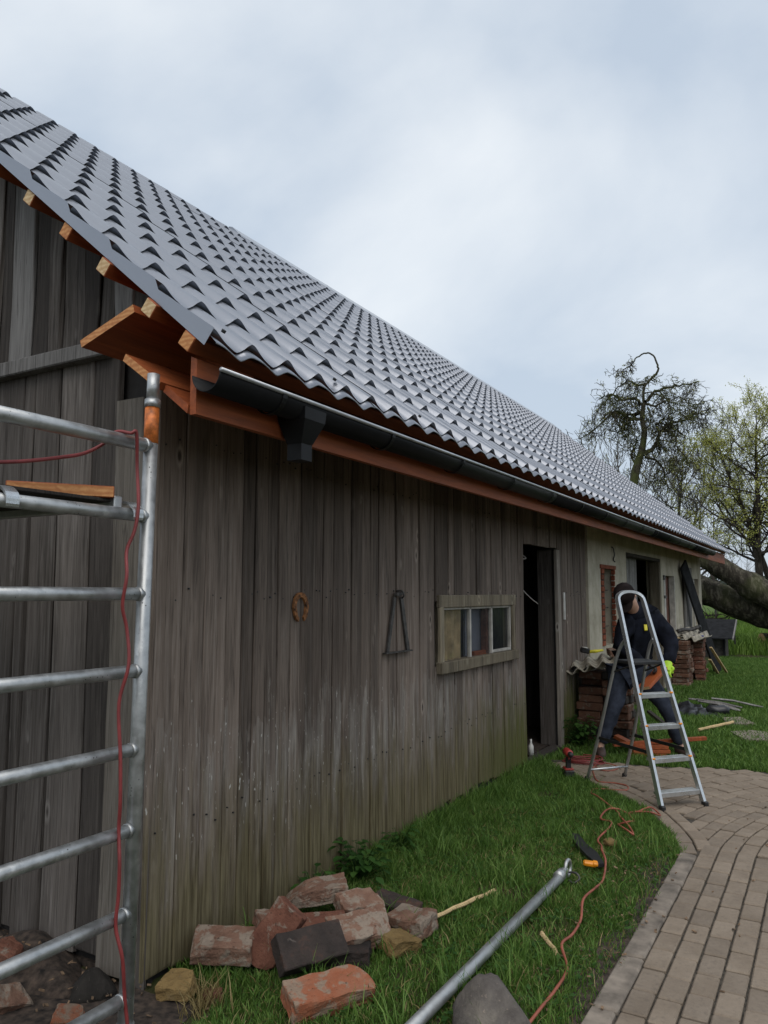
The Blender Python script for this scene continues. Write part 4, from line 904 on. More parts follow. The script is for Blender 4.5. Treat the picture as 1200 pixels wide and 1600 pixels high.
for i in range(9):
    a = math.pi + math.pi * i / 8; pk.v += [tuple(hp(.085 * math.cos(a), -.06 + .02 * math.sin(a), .050)), tuple(hp(.075 * math.cos(a), -.075 + .095 * math.sin(a), .034)), tuple(hp(.075 * math.cos(a), -.075 + .095 * math.sin(a), .028)), tuple(hp(.085 * math.cos(a), -.06 + .02 * math.sin(a), .044))]
for i in range(8):
    for j in range(4): a = i * 4 + j; b_ = i * 4 + (j + 1) % 4; pk.f.append((a, b_, b_ + 4, a + 4)); pk.mi.append(0)
pk.f += [(0, 1, 2, 3), (35, 34, 33, 32)]; pk.mi += [0, 0]; pk.build('cap_peak', 'cap', cap)
bd = MB().box((.005, -.258, 1.275), (.03, .02, .06), Euler((R(-18), 0, R(-5))), b=.003).build('chest_badge', 'yellow', per)
# hi-vis gloves: palm with five separate curled fingers round the board
def glove(c, d, fl, m='hivis'):
    c = Vector(c); d = Vector(d).normalized(); sd_ = d.cross(Vector((0, 0, 1))).normalized(); dn = sd_.cross(d).normalized()
    pts = {'w': (tuple(c - d * .06), .038), 'p': (tuple(c), (.050, .030)), 'k': (tuple(c + d * .045), (.047, .024))}
    go = skin('glove', pts, [('w', 'p'), ('p', 'k')], m, 'p', per, 2)
    for i in range(4):
        b0 = c + d * .05 + sd_ * (-.034 + .0225 * i); ln = (.75, .95, 1., .85)[i]
        MB().tube(curve([b0 - d * .02, b0 + d * .025 * ln, b0 + d * .045 * ln - dn * .018, b0 + d * .04 * ln - dn * .048 * ln], 4), [.0115] * 12 + [.009], 8).build('finger', m, go, True)
    t0 = c + sd_ * fl * .045 - d * .01; MB().tube(curve([t0 - sd_ * fl * .02, t0 + d * .02 + sd_ * fl * .012, t0 + d * .045 - dn * .012, t0 + d * .055 - dn * .032], 4), [.0125] * 12 + [.010], 8).build('thumb', m, go, True)
glove((.185, -.30, .905), (-.25, -.30, -.75), -1); glove((.0, -.345, .95), (.5, -.25, -.55), 1, 'black')
wb = one('held_board', MB().box((0, 0, 0), (.14, .62, .028), b=.002), ['orange', 'endgrain'], 'orange stained board held by the stooping person behind the ladder platform', 'board')
wb.location = (1.03, 5.34, .845); wb.rotation_euler = (R(22), R(-12), R(-20))
for p in wb.data.polygons:
    if abs(p.normal.y) > .9: p.material_index = 1

# ================================================================== STACKS OF OLD BRICK AND LATH BY THE PLASTER WALL
def stack(x0, y0, nx, ny, courses, dims, mats, label, group, seed, jitter=.012, alt=True):
    rr = random.Random(seed); mesh_c = {}
    z = 0.0
    for c in range(courses):
        L_, W_, H_ = dims; rot = (c % 2 == 1) and alt
        for i in range(nx):
            for j in range(ny):
                m = rr.choice(mats); key = (m, rr.randrange(3))
                if key not in mesh_c:
                    o = MB().box((0, 0, 0), (L_, W_, H_ - .004), b=.008).build('brick', m); rough_mesh(o, .007, 14, 1, len(mesh_c) + seed); mesh_c[key] = o.data
                else: o = obj('brick', mesh_c[key])
                if rr.random() < .04 and c > 1: bpy.data.objects.remove(o); continue
                # two bricks across one way, turned in the next course
                x = x0 + (i + .5) * L_ + rr.uniform(-jitter, jitter); y = y0 + (j + .5) * W_ + rr.uniform(-jitter, jitter) * .6
                o.scale = (rr.uniform(.86, 1.12), rr.uniform(.85, 1.05), rr.uniform(.9, 1.02)); x += rr.uniform(-.02, .02); y -= rr.uniform(0, .03)
                o.location = (x, y, z + H_ / 2); o.rotation_euler = (rr.uniform(-.05, .05), rr.uniform(-.04, .04), rr.uniform(-.12, .12) + (math.pi if rr.random() < .5 else 0)); tag(o, label, 'brick', group)
        z += H_
    return z
zt = stack(.04, 6.10, 2, 3, 9, (.27, .135, .085), ['brick_dull', 'brick_dull', 'brick_sooty', 'dark_wood', 'brick_dull'], 'old dusty brick in the stack under the curved grey sheet by the board wall', 'bricks stacked beside the board wall', 3)
zt2 = stack(-.02 + .06, 11.9, 1, 4, 10, (.27, .14, .078), ['brick_dull', 'brick_dull', 'brick_mortar'], 'old red brick in the shorter stack by the shuttered window', 'bricks stacked below the shuttered window', 5)
zt3 = stack(.10, 12.75, 2, 3, 10, (.17, .15, .078), ['brick_red', 'brick_dull', 'brick_dull'], 'red brick in the taller stack with timber lath on it', 'bricks stacked under the timber lath', 8)
def corrugated(label, loc, size, rot, waves, amp, seed, name='corrugated_sheet'):
    nx, ny = waves * 8, 6; mb = MB(); rr = random.Random(seed)
    for t in (0, 1):
        for i in range(nx + 1):
            for j in range(ny + 1):
                u, v = i / nx, j / ny; br = .03 * mnoise.noise((u * 7, v * 3 + seed, 0)) if (j in (0, ny) or i in (0, nx)) else 0
                mb.v.append(((u - .5) * size[0] + br * (i in (0, nx)), (v - .5) * size[1] + br * (j in (0, ny)) * 1.5, amp * math.sin(2 * math.pi * waves * u) - t * .010 + .02 * mnoise.noise((u * 2, v * 2, seed))))
    S1 = (nx + 1) * (ny + 1)
    for i in range(nx):
        for j in range(ny):
            a = i * (ny + 1) + j; mb.f += [(a, a + ny + 1, a + ny + 2, a + 1), (S1 + a, S1 + a + 1, S1 + a + ny + 2, S1 + a + ny + 1)]; mb.mi += [0, 0]
    rim = [i * (ny + 1) for i in range(nx + 1)] + [nx * (ny + 1) + j for j in range(1, ny + 1)] + [i * (ny + 1) + ny for i in range(nx - 1, -1, -1)] + [j for j in range(ny - 1, 0, -1)]
    for a, b_ in zip(rim, rim[1:] + rim[:1]): mb.f.append((a, b_, S1 + b_, S1 + a)); mb.mi.append(0)
    o = mb.build(name, 'cement', None, True); o.location = loc; o.rotation_euler = [R(q) for q in rot]; return tag(o, label, 'roof sheet')
corrugated('broken corrugated grey sheet on the brick stack beside the board wall', (.26, 6.22, .875), (.62, .55), (4, -9, 15), 4, .030, 2)
corrugated('second corrugated grey piece lying under the upper broken sheet', (.20, 6.12, .80), (.55, .50), (-4, -14, 5), 4, .026, 4)
corrugated('corrugated sheet fragment on top of the far brick stacks', (.22, 12.6, .90), (.62, .8), (5, 14, -10), 4, .035, 6)
o = brick_thing('lone brick lying on the corrugated sheet beside the yellow tool', 'brick_mortar', (.44, 6.42, .965), (5, -6, 30), (.26, .13, .08), None, 41, .008, None)
tl = thing('hand_tool', 'yellow and black hand tool lying on the corrugated sheet by the board wall', 'hand tool', (.19, 6.12, .955), R(35), local=True)
lp(MB().tube([(-.02, 0, .015), (.06, .005, .02), (.15, .01, .03)], [.016, .019, .010], 8), 'handle', 'yellow', tl, True); lp(MB().box((-.06, 0, .03), (.10, .06, .06), Euler((0, .2, 0)), b=.012), 'head', 'black', tl); lp(MB().box((-.065, -.02, .062), (.05, .04, .012), Euler((0, .2, .3)), b=.003), 'plate', 'white', tl)
o = one('dark_pipe_piece', MB().tube(curve([(0, 0, 0), (.10, .1, .03), (.18, .3, .02), (.30, .4, .07)], 4), [.035] * 13, 8), 'grey_iron', 'dark bent pipe piece lying on the far corrugated fragment', 'pipe', smooth=True); o.location = (.08, 12.35, .93)
o = one('dark_boot_shape', MB().box((0, 0, .06), (.12, .2, .12), b=.03).box((0, .05, .17), (.08, .08, .14), Euler((.3, 0, 0)), b=.025), 'black', 'black lumpy thing on top of the taller far stack', 'rubble'); o.location = (.36, 12.95, .79)
o = one('blue_tub', MB().tube([(0, 0, 0), (0, 0, .06), (0, 0, .07)], [.085, .10, .104], 14), 'blue', 'small blue plastic tub on the taller far stack', 'tub', smooth=True); o.location = (.38, 12.68, .785)
for i, (x_, y_, z_, l_, rz_, lb) in enumerate(((.30, 12.95, .815, .75, 70, 'pale lath lying uppermost on the taller far stack'), (.22, 12.9, .80, .60, 30, 'second lath lying slantwise on the taller far stack'), (.12, 12.3, .79, .6, 85, 'weathered lath on the shorter far stack'))):
    o = one('lath', MB().box((0, 0, 0), (l_, .06, .028), b=.003), 'pine', lb, 'lath'); o.location = (x_, y_, z_ + .03); o.rotation_euler = (.03, .05, R(rz_))
for i, (a, b_, lb) in enumerate((((.50, 13.35, .60), (.62, 14.6, .03), 'long lath leaning against the taller far stack'), ((.48, 13.3, .38), (.50, 14.3, .02), 'shorter lath leaning below the long one'))):
    a, b_ = Vector(a), Vector(b_); d = b_ - a; o = one('lath', MB().box((0, 0, 0), (.05, d.length, .025), b=.003), 'pine', lb, 'lath'); o.location = (a + b_) / 2; o.rotation_euler = d.to_track_quat('Y', 'Z').to_euler()
a, b_ = Vector((.10, 13.15, 2.16)), Vector((.46, 14.7, .0)); d = b_ - a
o = one('leaning_plank', MB().box((0, 0, 0), (.04, d.length, .30), b=.004), 'kennel', 'wide dark plank leaning slantwise on the plaster wall', 'plank'); o.location = (a + b_) / 2 ; o.rotation_euler = d.to_track_quat('Y', 'Z').to_euler()
a, b_ = Vector((.06, 13.9, 2.12)), Vector((.14, 14.0, .0)); d = b_ - a
o = one('leaning_board', MB().box((.05, 13.85, 1.06), (.04, .75, 2.12), Euler((0, R(1.5), 0)), b=.004), 'silver_wood', 'wide grey board standing upright behind the slanting dark plank', 'board', loc=(.05, 13.85, 0))
# orange offcuts heaped behind the ladder
for i, (x_, y_, z_, l_, w_, rz_, ry_, lb) in enumerate(((.86, 5.66, .022, .34, .12, 20, 0, 'lowest orange offcut in the small pile behind the ladder'), (.88, 5.67, .060, .36, .10, 28, 0, 'middle orange offcut in the small pile behind the ladder'), (.84, 5.70, .098, .40, .11, 16, 0, 'third orange offcut up in the small pile behind the ladder'), (.95, 5.78, .140, .95, .05, 34, -3, 'long orange lath topping the small pile behind the ladder'), (.62, 5.82, .10, .26, .09, -15, 18, 'pointed orange offcut propped on the small pile'))):
    o = one('timber_offcut', MB().box((0, 0, 0), (l_, w_, .034), b=.002), ['orange', 'endgrain2'], lb, 'timber offcut'); o.location = (x_, y_, z_); o.rotation_euler = (0, R(ry_), R(rz_))
    for p in o.data.polygons:
        if abs(p.normal.x) > .9: p.material_index = 1
# interior glimpses in the doorway
one('hanging_wire', MB().tube(curve([(-.10, 4.66, 2.0), (-.06, 4.70, 1.94), (-.05, 4.78, 1.95), (-.12, 4.74, 1.99), (-.14, 4.68, 1.85), (-.10, 4.78, 1.66), (-.08, 4.98, 1.56), (-.08, 5.20, 1.50)], 5), .005, 6), 'old_white', 'pale wire dangling in the dark doorway', 'wire', smooth=True, loc=(-.1, 4.7, 2.0))
one('white_bottle', MB().tube([(-.12, 5.02, .03), (-.12, 5.02, .12), (-.12, 5.02, .145), (-.12, 5.02, .16), (-.12, 5.02, .185)], [.026, .026, .012, .010, .010], 12), 'white', 'white plastic bottle standing just inside the dark doorway', 'bottle', smooth=True, loc=(-.12, 5.02, .03))
one('straw_basket', MB().tube([(-1.25, 6.3, .98), (-1.23, 6.3, .98), (-1.17, 6.3, 1.0), (-1.15, 6.3, 1.0)], [.06, .12, .16, .155], 14), 'curtain', 'yellowed shallow bowl hanging inside the dark doorway', 'bowl', smooth=True, loc=(-1.2, 6.3, .9))
# stepping slabs, plastic, sticks on the lawn
def slab(poly, lb): return one('stepping_slab', MB().prism(poly, 'z', -.02, .035), 'slab', lb, 'slab', 'stepping slabs in the lawn', loc=(poly[0][0], poly[0][1], 0))
slab([(1.22, 8.45), (1.42, 8.62), (1.63, 8.16), (1.34, 7.93)], 'flat stepping slab set in the lawn nearer the black plastic sheet'); slab([(1.42, 7.40), (1.62, 7.62), (1.95, 7.55), (2.0, 7.1), (1.62, 6.96)], 'rounded stepping slab set in the lawn nearer the paving')
tp = MB(); n = 26
for i in range(n + 1):
    for j in range(13):
        u, v = i / n, j / 12; x_ = .50 + .70 * u + .06 * math.sin(v * 5); y_ = 8.45 + .95 * v - .35 * u * v + .12 * u; e = math.sin(math.pi * u) ** .5 * math.sin(math.pi * v) ** .5
        tp.v.append((x_ + .05 * mnoise.noise((u * 9, v * 9, 2)), y_ + .05 * mnoise.noise((u * 9, v * 9, 5)), .012 + e * (.05 + .11 * abs(mnoise.noise((u * 6, v * 5, 1))) + .05 * abs(mnoise.noise((u * 15, v * 13, 3)))) * (1.4 - u)))
for i in range(n):
    for j in range(12): a = i * 13 + j; tp.f.append((a, a + 13, a + 14, a + 1)); tp.mi.append(0)
one('plastic_sheet', tp, 'black_tarp', 'crumpled black plastic sheet lying on the lawn', 'plastic sheet', smooth=True, loc=(.8, 8.9, 0))
o = one('black_bag', MB().tube([(0, 0, .06), (.05, .02, .075), (.2, .06, .07), (.26, .08, .055)], [.03, .07, .07, .05], 10), 'black_tarp', 'small rolled black plastic bundle at the end of the sheet', 'bundle', smooth=True); rough_mesh(o, .02, 12, 1); o.location = (1.0, 8.75, 0)
for i in range(9):
    a = Vector((.55 + rng.random() * .5, 9.1 + rng.random() * .5, .10 + rng.random() * .05)); b_ = a + Vector((.35 + rng.random() * .3, -.2 + rng.random() * .35, -.08))
    o = one('lath', MB().tube([a, (a + b_) / 2 + Vector((0, 0, .02)), b_], .014, 5), 'silver_wood', 'thin grey lath strewn across the black plastic sheet', 'lath', 'laths on the plastic sheet', loc=tuple(a))
o = one('grey_batten', MB().box((0, 0, 0), (.05, .75, .035), b=.003), 'dark_wood', 'dark batten lying on the lawn behind the person', 'batten'); o.location = (.52, 7.9, .05); o.rotation_euler = (.05, 0, R(25))
# kennel beyond the barn's end
kn = thing('dog_kennel', 'low dark kennel with a lean-to tarred roof beyond the end of the barn', 'kennel', (-.15, 19.2, 0))
MB().box((-.22, 19.35, .24), (.70, .62, .48), b=.006).build('wall', 'kennel_wall', kn); MB().box((.10, 19.02, .24), (.05, .05, .48), b=.004).build('post', 'kennel', kn)
MB().prism([(18.72, .50), (18.72, .47), (19.75, .90), (19.75, .94)], 'x', -.75, .33).build('roof', 'kennel', kn); MB().prism([(18.72, .45), (18.72, .50), (19.75, .94), (19.75, .86)], 'x', .33, .36).build('barge_board', 'silver_wood', kn); MB().box((.36, 19.0, .45), (.03, .05, .22)).build('bracket', 'black', kn)
lg = thing('sawn_log', 'sawn log with a fresh orange cut end lying in the meadow', 'log', (.95, 22.0, 0))
MB().tube([(.78, 21.7, .30), (1.5, 22.2, .26), (2.4, 22.9, .24)], [.215, .22, .20], 16).build('trunk', 'bark_log', lg, True); MB().tube([(.765, 21.69, .30), (.785, 21.703, .30)], .198, 18).build('cut_face', 'cut', lg)

# ================================================================== TREES
def grow(mb, p, d, r, length, depth, rr, tips, seg=6, wander=.25, trop=(0, 0, .05), kids=(3, 5), ratio=.6, spread=.9, rmin=.006, start=.25, sides=6, gnarl=1.):
    P_ = [Vector(p)]; d = Vector(d).normalized(); n = seg; st = length / n
    for i in range(n):
        d = (d + Vector((rr.gauss(0, 1), rr.gauss(0, 1), rr.gauss(0, 1))) * wander * gnarl + Vector(trop)).normalized(); P_.append(P_[-1] + d * st)
    rs = [max(rmin, r * (1 - .72 * i / n)) for i in range(n + 1)]; mb.tube(P_, rs, sides if r > .05 else (4 if r > .02 else 3), cap=False)
    if depth == 0: tips += P_[2:]; return
    k = rr.randint(*kids)
    for q in range(k):
        t = start + (1 - start) * (q + rr.random()) / k; i = min(n - 1, int(t * n)); f = t * n - i; pos = P_[i].lerp(P_[i + 1], f); dd = (P_[i + 1] - P_[i]).normalized()
        ax = Vector((rr.gauss(0, 1), rr.gauss(0, 1), rr.gauss(0, 1))); ax = (ax - dd * ax.dot(dd)).normalized(); nd = (dd * math.cos(spread * rr.uniform(.6, 1.2)) + ax * math.sin(spread * rr.uniform(.6, 1.2)))
        grow(mb, pos, nd, max(rmin, rs[i] * rr.uniform(.45, .7)), length * ratio * rr.uniform(.7, 1.2) * (1.1 - .4 * t), depth - 1, rr, tips, max(4, seg - 1), wander, trop, kids, ratio, spread, rmin, .15, sides, gnarl)
    tips.append(P_[-1])
def leaves(mb, tips, n, size, spread, rr):
    for t in tips:
        for q in range(n):
            c = t + Vector((rr.gauss(0, 1), rr.gauss(0, 1), rr.gauss(0, 1))) * spread; a = Vector((rr.gauss(0, 1), rr.gauss(0, 1), rr.gauss(0, 1))).normalized(); b_ = a.orthogonal().normalized(); s_ = size * rr.uniform(.6, 1.3)
            k = len(mb.v); mb.v += [tuple(c - a * s_), tuple(c + b_ * s_ * .5), tuple(c + a * s_), tuple(c - b_ * s_ * .5)]; mb.f.append((k, k + 1, k + 2, k + 3)); mb.mi.append(0)
def tint(o, per):
    me = o.data; at = me.attributes.new('tint', 'FLOAT', 'POINT'); n = len(me.vertices) // per; v = np.repeat(np.random.RandomState(3).rand(n), per).astype('f'); v = np.concatenate([v, np.zeros(len(me.vertices) - len(v), 'f')]); at.data.foreach_set('value', v)
# gnarled old tree (points read in a plane 32 m off, branches given depth)
gt = thing('gnarled_tree', 'tall gnarled nearly leafless tree with a hooked top branch behind the barn', 'tree', (-4.25, 30, 0))
GS = 5. * 36.7 / 36.; rr = random.Random(21)
def gp(px, py, dy=0.):     # drawing of the tree: px right, py up from the roof line at trunk (670,1100), 1 unit = 1/5 px at 30 m
    return Vector((-4.40 + (px - 665) * .00500 + (1100 - py) * .0006, 30 + dy, 5.55 + (1100 - py) * .00585))
tr = MB(); tips = []
tr.tube([Vector((-4.6, 30, 0)), Vector((-4.5, 30, 3)), gp(665, 1100), gp(685, 900), gp(725, 760), gp(735, 640), gp(705, 540), gp(710, 430)], [.34, .27, .20, .165, .135, .115, .10, .085], 10)
limbs = [([(710, 430), (705, 320), (770, 250), (805, 215), (800, 170), (760, 95), (700, 70), (630, 95), (590, 140), (520, 170)], .062, 0.), ([(720, 420), (790, 350), (880, 315), (980, 300), (1100, 285)], .07, .5), ([(700, 440), (640, 400), (560, 410), (480, 375), (420, 400)], .07, -.5), ([(690, 490), (620, 500), (540, 480), (440, 465), (380, 450), (320, 500)], .075, .3), ([(680, 540), (620, 545), (560, 500), (490, 500), (440, 560), (350, 640), (270, 690)], .07, -.4),
         ([(720, 290), (640, 290), (590, 250), (540, 220), (460, 240), (380, 300), (290, 360)], .05, .4), ([(760, 800), (830, 730), (850, 640), (920, 590), (1030, 570), (1090, 510)], .095, .2), ([(1060, 555), (1100, 550), (1150, 540), (1190, 565), (1200, 600)], .035, .2), ([(740, 440), (810, 470), (900, 465), (990, 490), (1060, 530)], .055, -.5), ([(850, 650), (930, 650), (980, 700), (1010, 780), (1090, 860), (1115, 940)], .05, -.2),
         ([(690, 870), (630, 800), (650, 700), (640, 640)], .06, .4), ([(760, 820), (840, 850), (890, 920), (900, 1010)], .06, .5), ([(740, 460), (775, 540), (760, 600)], .04, .1), ([(830, 360), (900, 420), (960, 380), (1050, 440), (1140, 430)], .035, .6), ([(560, 500), (515, 560), (530, 610), (570, 590)], .03, .1), ([(850, 640), (830, 590), (880, 560), (860, 600)], .05, 0)]
for pts_, r0, dy in limbs:
    c_ = curve([gp(a, b_, dy * i * .55) for i, (a, b_) in enumerate(pts_)], 4); n = len(c_)
    c_ = [q + Vector((rr.gauss(0, .02), rr.gauss(0, .05), rr.gauss(0, .02))) * (.4 if r0 == .062 else 1) for q in c_]; rs = [max(.016, r0 * (1 - .72 * i / n)) for i in range(n)]; tr.tube(c_, rs, 6, cap=False)
    hook = r0 == .062 and dy == 0.
    for i in range(3 if not hook else 6, n):
        for q in range(rr.choice((1, 2, 3)) if not hook or i < 10 or i > n - 8 else 0):
            if hook and 10 <= i <= n - 8: continue
            dd = Vector((rr.gauss(0, .8), rr.gauss(0, .8), rr.gauss(-.15, .7))); grow(tr, c_[i], dd, max(.012, rs[i] * .5), rr.uniform(.35, .95) * (.45 if hook else 1), 2 if rr.random() < .75 else 1, rr, tips, 5, .34, (0, 0, -.10), (3, 4), .66, .9, .0085, .2, 5)
tr.build('trunk', 'bark_moss', gt)
lv = MB(); leaves(lv, [t for t in tips if rr.random() < .10], 1, .035, .05, rr); lo_ = lv.build('leaves', 'leaf', gt, fix=False); tint(lo_, 4)

def leafy(name, label, loc, h, seed, stems, leafn=2, leafsize=.055, group=None, mat='bark', depth=3, keep=.8, lm='leaf', twig=.008, base=.35, up=.06, spread=.75):
    rr = random.Random(seed); t = thing(name, label, 'tree', (loc[0], loc[1], 0), group=group); mb = MB(); tips = []
    for (dx, dy, lean, r0, hh) in stems:
        p = Vector((loc[0] + dx, loc[1] + dy, 0)); d = Vector((lean[0], lean[1], 1)).normalized(); H = h * hh; trunk = [p]
        for i in range(8): d = (d + Vector((rr.gauss(0, .05), rr.gauss(0, .05), .04))).normalized(); trunk.append(trunk[-1] + d * H / 8)
        rs = [max(.02, r0 * (1 - .88 * i / 8)) for i in range(9)]; mb.tube(trunk, rs, 8, cap=False)
        nb = int(15 * (1 - base) * 2.2)
        for q in range(nb):
            f = base + (1 - base) * (q + rr.random()) / nb; i = min(7, int(f * 8)); pos = trunk[i].lerp(trunk[i + 1], f * 8 - i); an = rr.random() * 6.283; dd = Vector((math.cos(an), math.sin(an), rr.uniform(.25, .9)))
            grow(mb, pos, dd, max(.014, rs[i] * .5), H * .30 * (.45 + .75 * math.sin(math.pi * min(1, .18 + .80 * (f - base) / (1 - base))) ** .8) * rr.uniform(.75, 1.2), depth - 1, rr, tips, 6, .17, (0, 0, up), (4, 6), .55, spread, twig, .25, 6)
    mb.build('trunk', mat, t)
    if leafn:
        lv = MB(); leaves(lv, [q for q in tips if rr.random() < keep], leafn, leafsize, .07, rr); o = lv.build('crown', lm, t, fix=False); tint(o, 4)
    return t
leafy('young_leaf_tree', 'broad tree in fresh yellow green leaf with forked dark stems beyond the fallen trunks', (.15, 33, 0), 9.1, 4, [(0, 0, (-.06, 0), .20, .96), (.80, .3, (-.20, .05), .17, .92), (.05, .2, (.14, -.05), .13, .98)], 7, .040, None, 'bark', 3, .85, base=.30)
leafy('slim_leaf_tree', 'slimmer leafing tree rising just right of the forked leafy one', (1.55, 35.5, 0), 10.0, 9, [(0, 0, (-.05, 0), .19, .98), (.3, .4, (.05, 0), .12, .9)], 3, .05, None, 'bark', 3, .6, base=.3)
bare = leafy('bare_tree', 'slender bare budding tree in the thicket behind the gnarled tree', (-6.3, 38, 0), 9.6, 12, [(0, 0, (.02, 0), .13, 1.), (.5, .3, (.12, 0), .09, .85)], 1, .035, 'bare trees behind the barn', 'bark_grey', 3, .35, base=.25, up=.10, spread=.6, twig=.011)
bare2 = leafy('bare_tree', 'slender bare budding tree in the thicket behind the gnarled tree', (-4.3, 41, 0), 10.0, 15, [(0, 0, (-.04, 0), .15, 1.), (.3, .2, (.1, 0), .10, .8)], 1, .035, 'bare trees behind the barn', 'bark_grey', 3, .5, base=.22, up=.10, spread=.6, twig=.011)
def put(src, loc, rz_, s_, label=None, group=None):
    c = copy_tree(src); l0 = src.location.copy()
    c.location = loc; c.rotation_euler = (0, 0, rz_); c.scale = (s_, s_, s_)
    if label: c['label'] = label
    if group: c['group'] = group
    return c
for i, (x_, y_, s_) in enumerate(((-7.4, 39, .98), (-6.7, 42, 1.08), (-5.6, 36, .88), (-5.6, 44, 1.15), (-3.4, 37, .90), (-3.9, 43, 1.05), (-8.3, 45, 1.08), (-4.9, 35.5, .82), (-3.0, 40, .86), (-5.9, 40, 1.05), (-2.7, 44, .9))): put(bare if i % 2 else bare2, (x_, y_, 0), i * 1.3, s_)
thin = leafy('sapling', 'thin straight bare sapling standing between the gnarled tree and the leafy trees', (-2.35, 38, 0), 7.4, 31, [(0, 0, (.01, 0), .06, 1.)], 0, .03, 'saplings beyond the barn', 'bark_grey', 2, .2, base=.25, up=.10, spread=.6, twig=.009)
for i, (x_, y_, s_) in enumerate(((-1.55, 37, .9), (-1.15, 36, .95), (-.72, 38, 1.05), (-2.0, 44, .9), (.35, 40, 1.1), (-1.8, 41, .8))): put(thin, (x_, y_, 0), i * 1.7, s_)

# fallen forked tree behind the kennel
ft = thing('fallen_tree', 'huge forked tree fallen over so two mossy trunks slant down behind the barn end', 'fallen tree', (3.5, 21.2, 0))
def trunkmesh(P_, rs, name, seed):
    c_ = curve(P_, 6); n = len(c_); rad = [rs[0] + (rs[1] - rs[0]) * i / (n - 1) for i in range(n)]; mb = MB().tube(c_, rad, 22); o = mb.build(name, 'bark_log', ft, True); rough_mesh(o, .06, 2.2, 0, seed); rough_mesh(o, .025, 7, 0, seed + 1); return o
trunkmesh([(3.8, 21.3, .25), (2.4, 21.0, .85), (1.1, 20.6, 1.55), (.35, 20.4, 2.05), (-.45, 20.2, 2.60), (-1.1, 20.1, 2.95)], (.42, .24), 'upper_trunk', 3)
trunkmesh([(3.8, 21.3, .25), (2.6, 21.3, .62), (1.2, 21.2, 1.02), (.2, 21.1, 1.35), (-.7, 21.0, 1.72), (-1.8, 20.9, 2.0)], (.46, .36), 'lower_trunk', 8)
fb = MB(); rr = random.Random(5); tps = []
for p, d in (((-.9, 20.9, 1.9), (-.2, .5, .5)), ((.1, 21.1, 1.6), (-.6, .5, .4)), ((-.3, 21.3, 1.9), (-.3, .3, .8)), ((-1.2, 21, 2.0), (.5, .4, .3)), ((.6, 22.4, 1.2), (-1, .3, .35)), ((.8, 23.4, 1.2), (-1, .2, .5))): grow(fb, p, d, .05, 1.5, 3, rr, tps, 6, .28, (0, 0, .02), (3, 5), .6, .9, .008, .2, 5)
fb.build('branches', 'bark', ft)
# distant wood on the horizon and scrub in the meadow
dw = MB(); rr = random.Random(44)
for i in range(9000):
    x_ = rr.uniform(-60, 60); y_ = rr.uniform(150, 185); hh = 4.2 + 2.2 * mnoise.noise((x_ * .08, 0, 1)) + 1.3 * mnoise.noise((x_ * .35, 3, 1)); c = Vector((x_, y_, rr.random() ** .7 * hh)); a = Vector((rr.gauss(0, 1), rr.gauss(0, 1), rr.gauss(0, 1))).normalized(); b_ = a.orthogonal().normalized(); s_ = rr.uniform(.35, .8)
    k = len(dw.v); dw.v += [tuple(c - a * s_), tuple(c + b_ * s_ * .7), tuple(c + a * s_), tuple(c - b_ * s_ * .7)]; dw.f.append((k, k + 1, k + 2, k + 3)); dw.mi.append(0)
tag(dw.build('distant_wood', flat('far_wood', (.04, .055, .04), .9, 0, .3, .3), fix=False), 'dark distant wood along the horizon', 'wood', kind='stuff')

# ================================================================== GRASS
def blades(name, pts, hmin, hmax, wd, mat, seed, lean=.45, label='', cat='grass', hf=None):
    rs = np.random.RandomState(seed); n = len(pts); pts = np.asarray(pts, 'f'); h = (hmin + (hmax - hmin) * rs.rand(n) ** 1.6)
    if hf is not None: h *= hf(pts)
    an = rs.rand(n) * 6.283; ln = (rs.rand(n) * .8 + .3) * lean * h; la = rs.rand(n) * 6.283; w_ = wd * (.6 + .8 * rs.rand(n))
    V = np.zeros((n, 5, 3), 'f'); ca_, sa_ = np.cos(an) * w_ / 2, np.sin(an) * w_ / 2; lx, ly = np.cos(la) * ln, np.sin(la) * ln
    V[:, 0] = np.stack([pts[:, 0] - ca_, pts[:, 1] - sa_, np.zeros(n)], 1); V[:, 1] = np.stack([pts[:, 0] + ca_, pts[:, 1] + sa_, np.zeros(n)], 1)
    V[:, 2] = np.stack([pts[:, 0] + lx * .35 + ca_ * .8, pts[:, 1] + ly * .35 + sa_ * .8, h * .6], 1); V[:, 3] = np.stack([pts[:, 0] + lx * .35 - ca_ * .8, pts[:, 1] + ly * .35 - sa_ * .8, h * .6], 1); V[:, 4] = np.stack([pts[:, 0] + lx, pts[:, 1] + ly, h * .95], 1)
    me = bpy.data.meshes.new(name); me.vertices.add(n * 5); me.vertices.foreach_set('co', V.ravel()); b0 = (np.arange(n) * 5)[:, None]
    loops = np.concatenate([b0 + np.array([[0, 1, 2, 3]]), b0 + np.array([[3, 2, 4]])], 1).ravel(); me.loops.add(len(loops)); me.loops.foreach_set('vertex_index', loops.astype('i'))
    me.polygons.add(n * 2); me.polygons.foreach_set('loop_start', np.stack([np.arange(n) * 7, np.arange(n) * 7 + 4], 1).ravel().astype('i')); me.materials.append(MT[mat]); me.update(); me.validate()
    at = me.attributes.new('tint', 'FLOAT', 'POINT'); at.data.foreach_set('value', np.repeat(rs.rand(n), 5).astype('f')); return tag(obj(name, me), label, cat, kind='stuff')
RS = np.random.RandomState(11)
def fbm(p, s, k=0.): return np.sin(p[:, 0] * s + 1.3 + k) * np.cos(p[:, 1] * s * .9 - .7 + k) + .6 * np.sin(p[:, 0] * s * 2.3 + p[:, 1] * s * 1.7 + k) + .4 * np.cos(p[:, 1] * s * 4.1 - p[:, 0] * s * 2.9 + k)
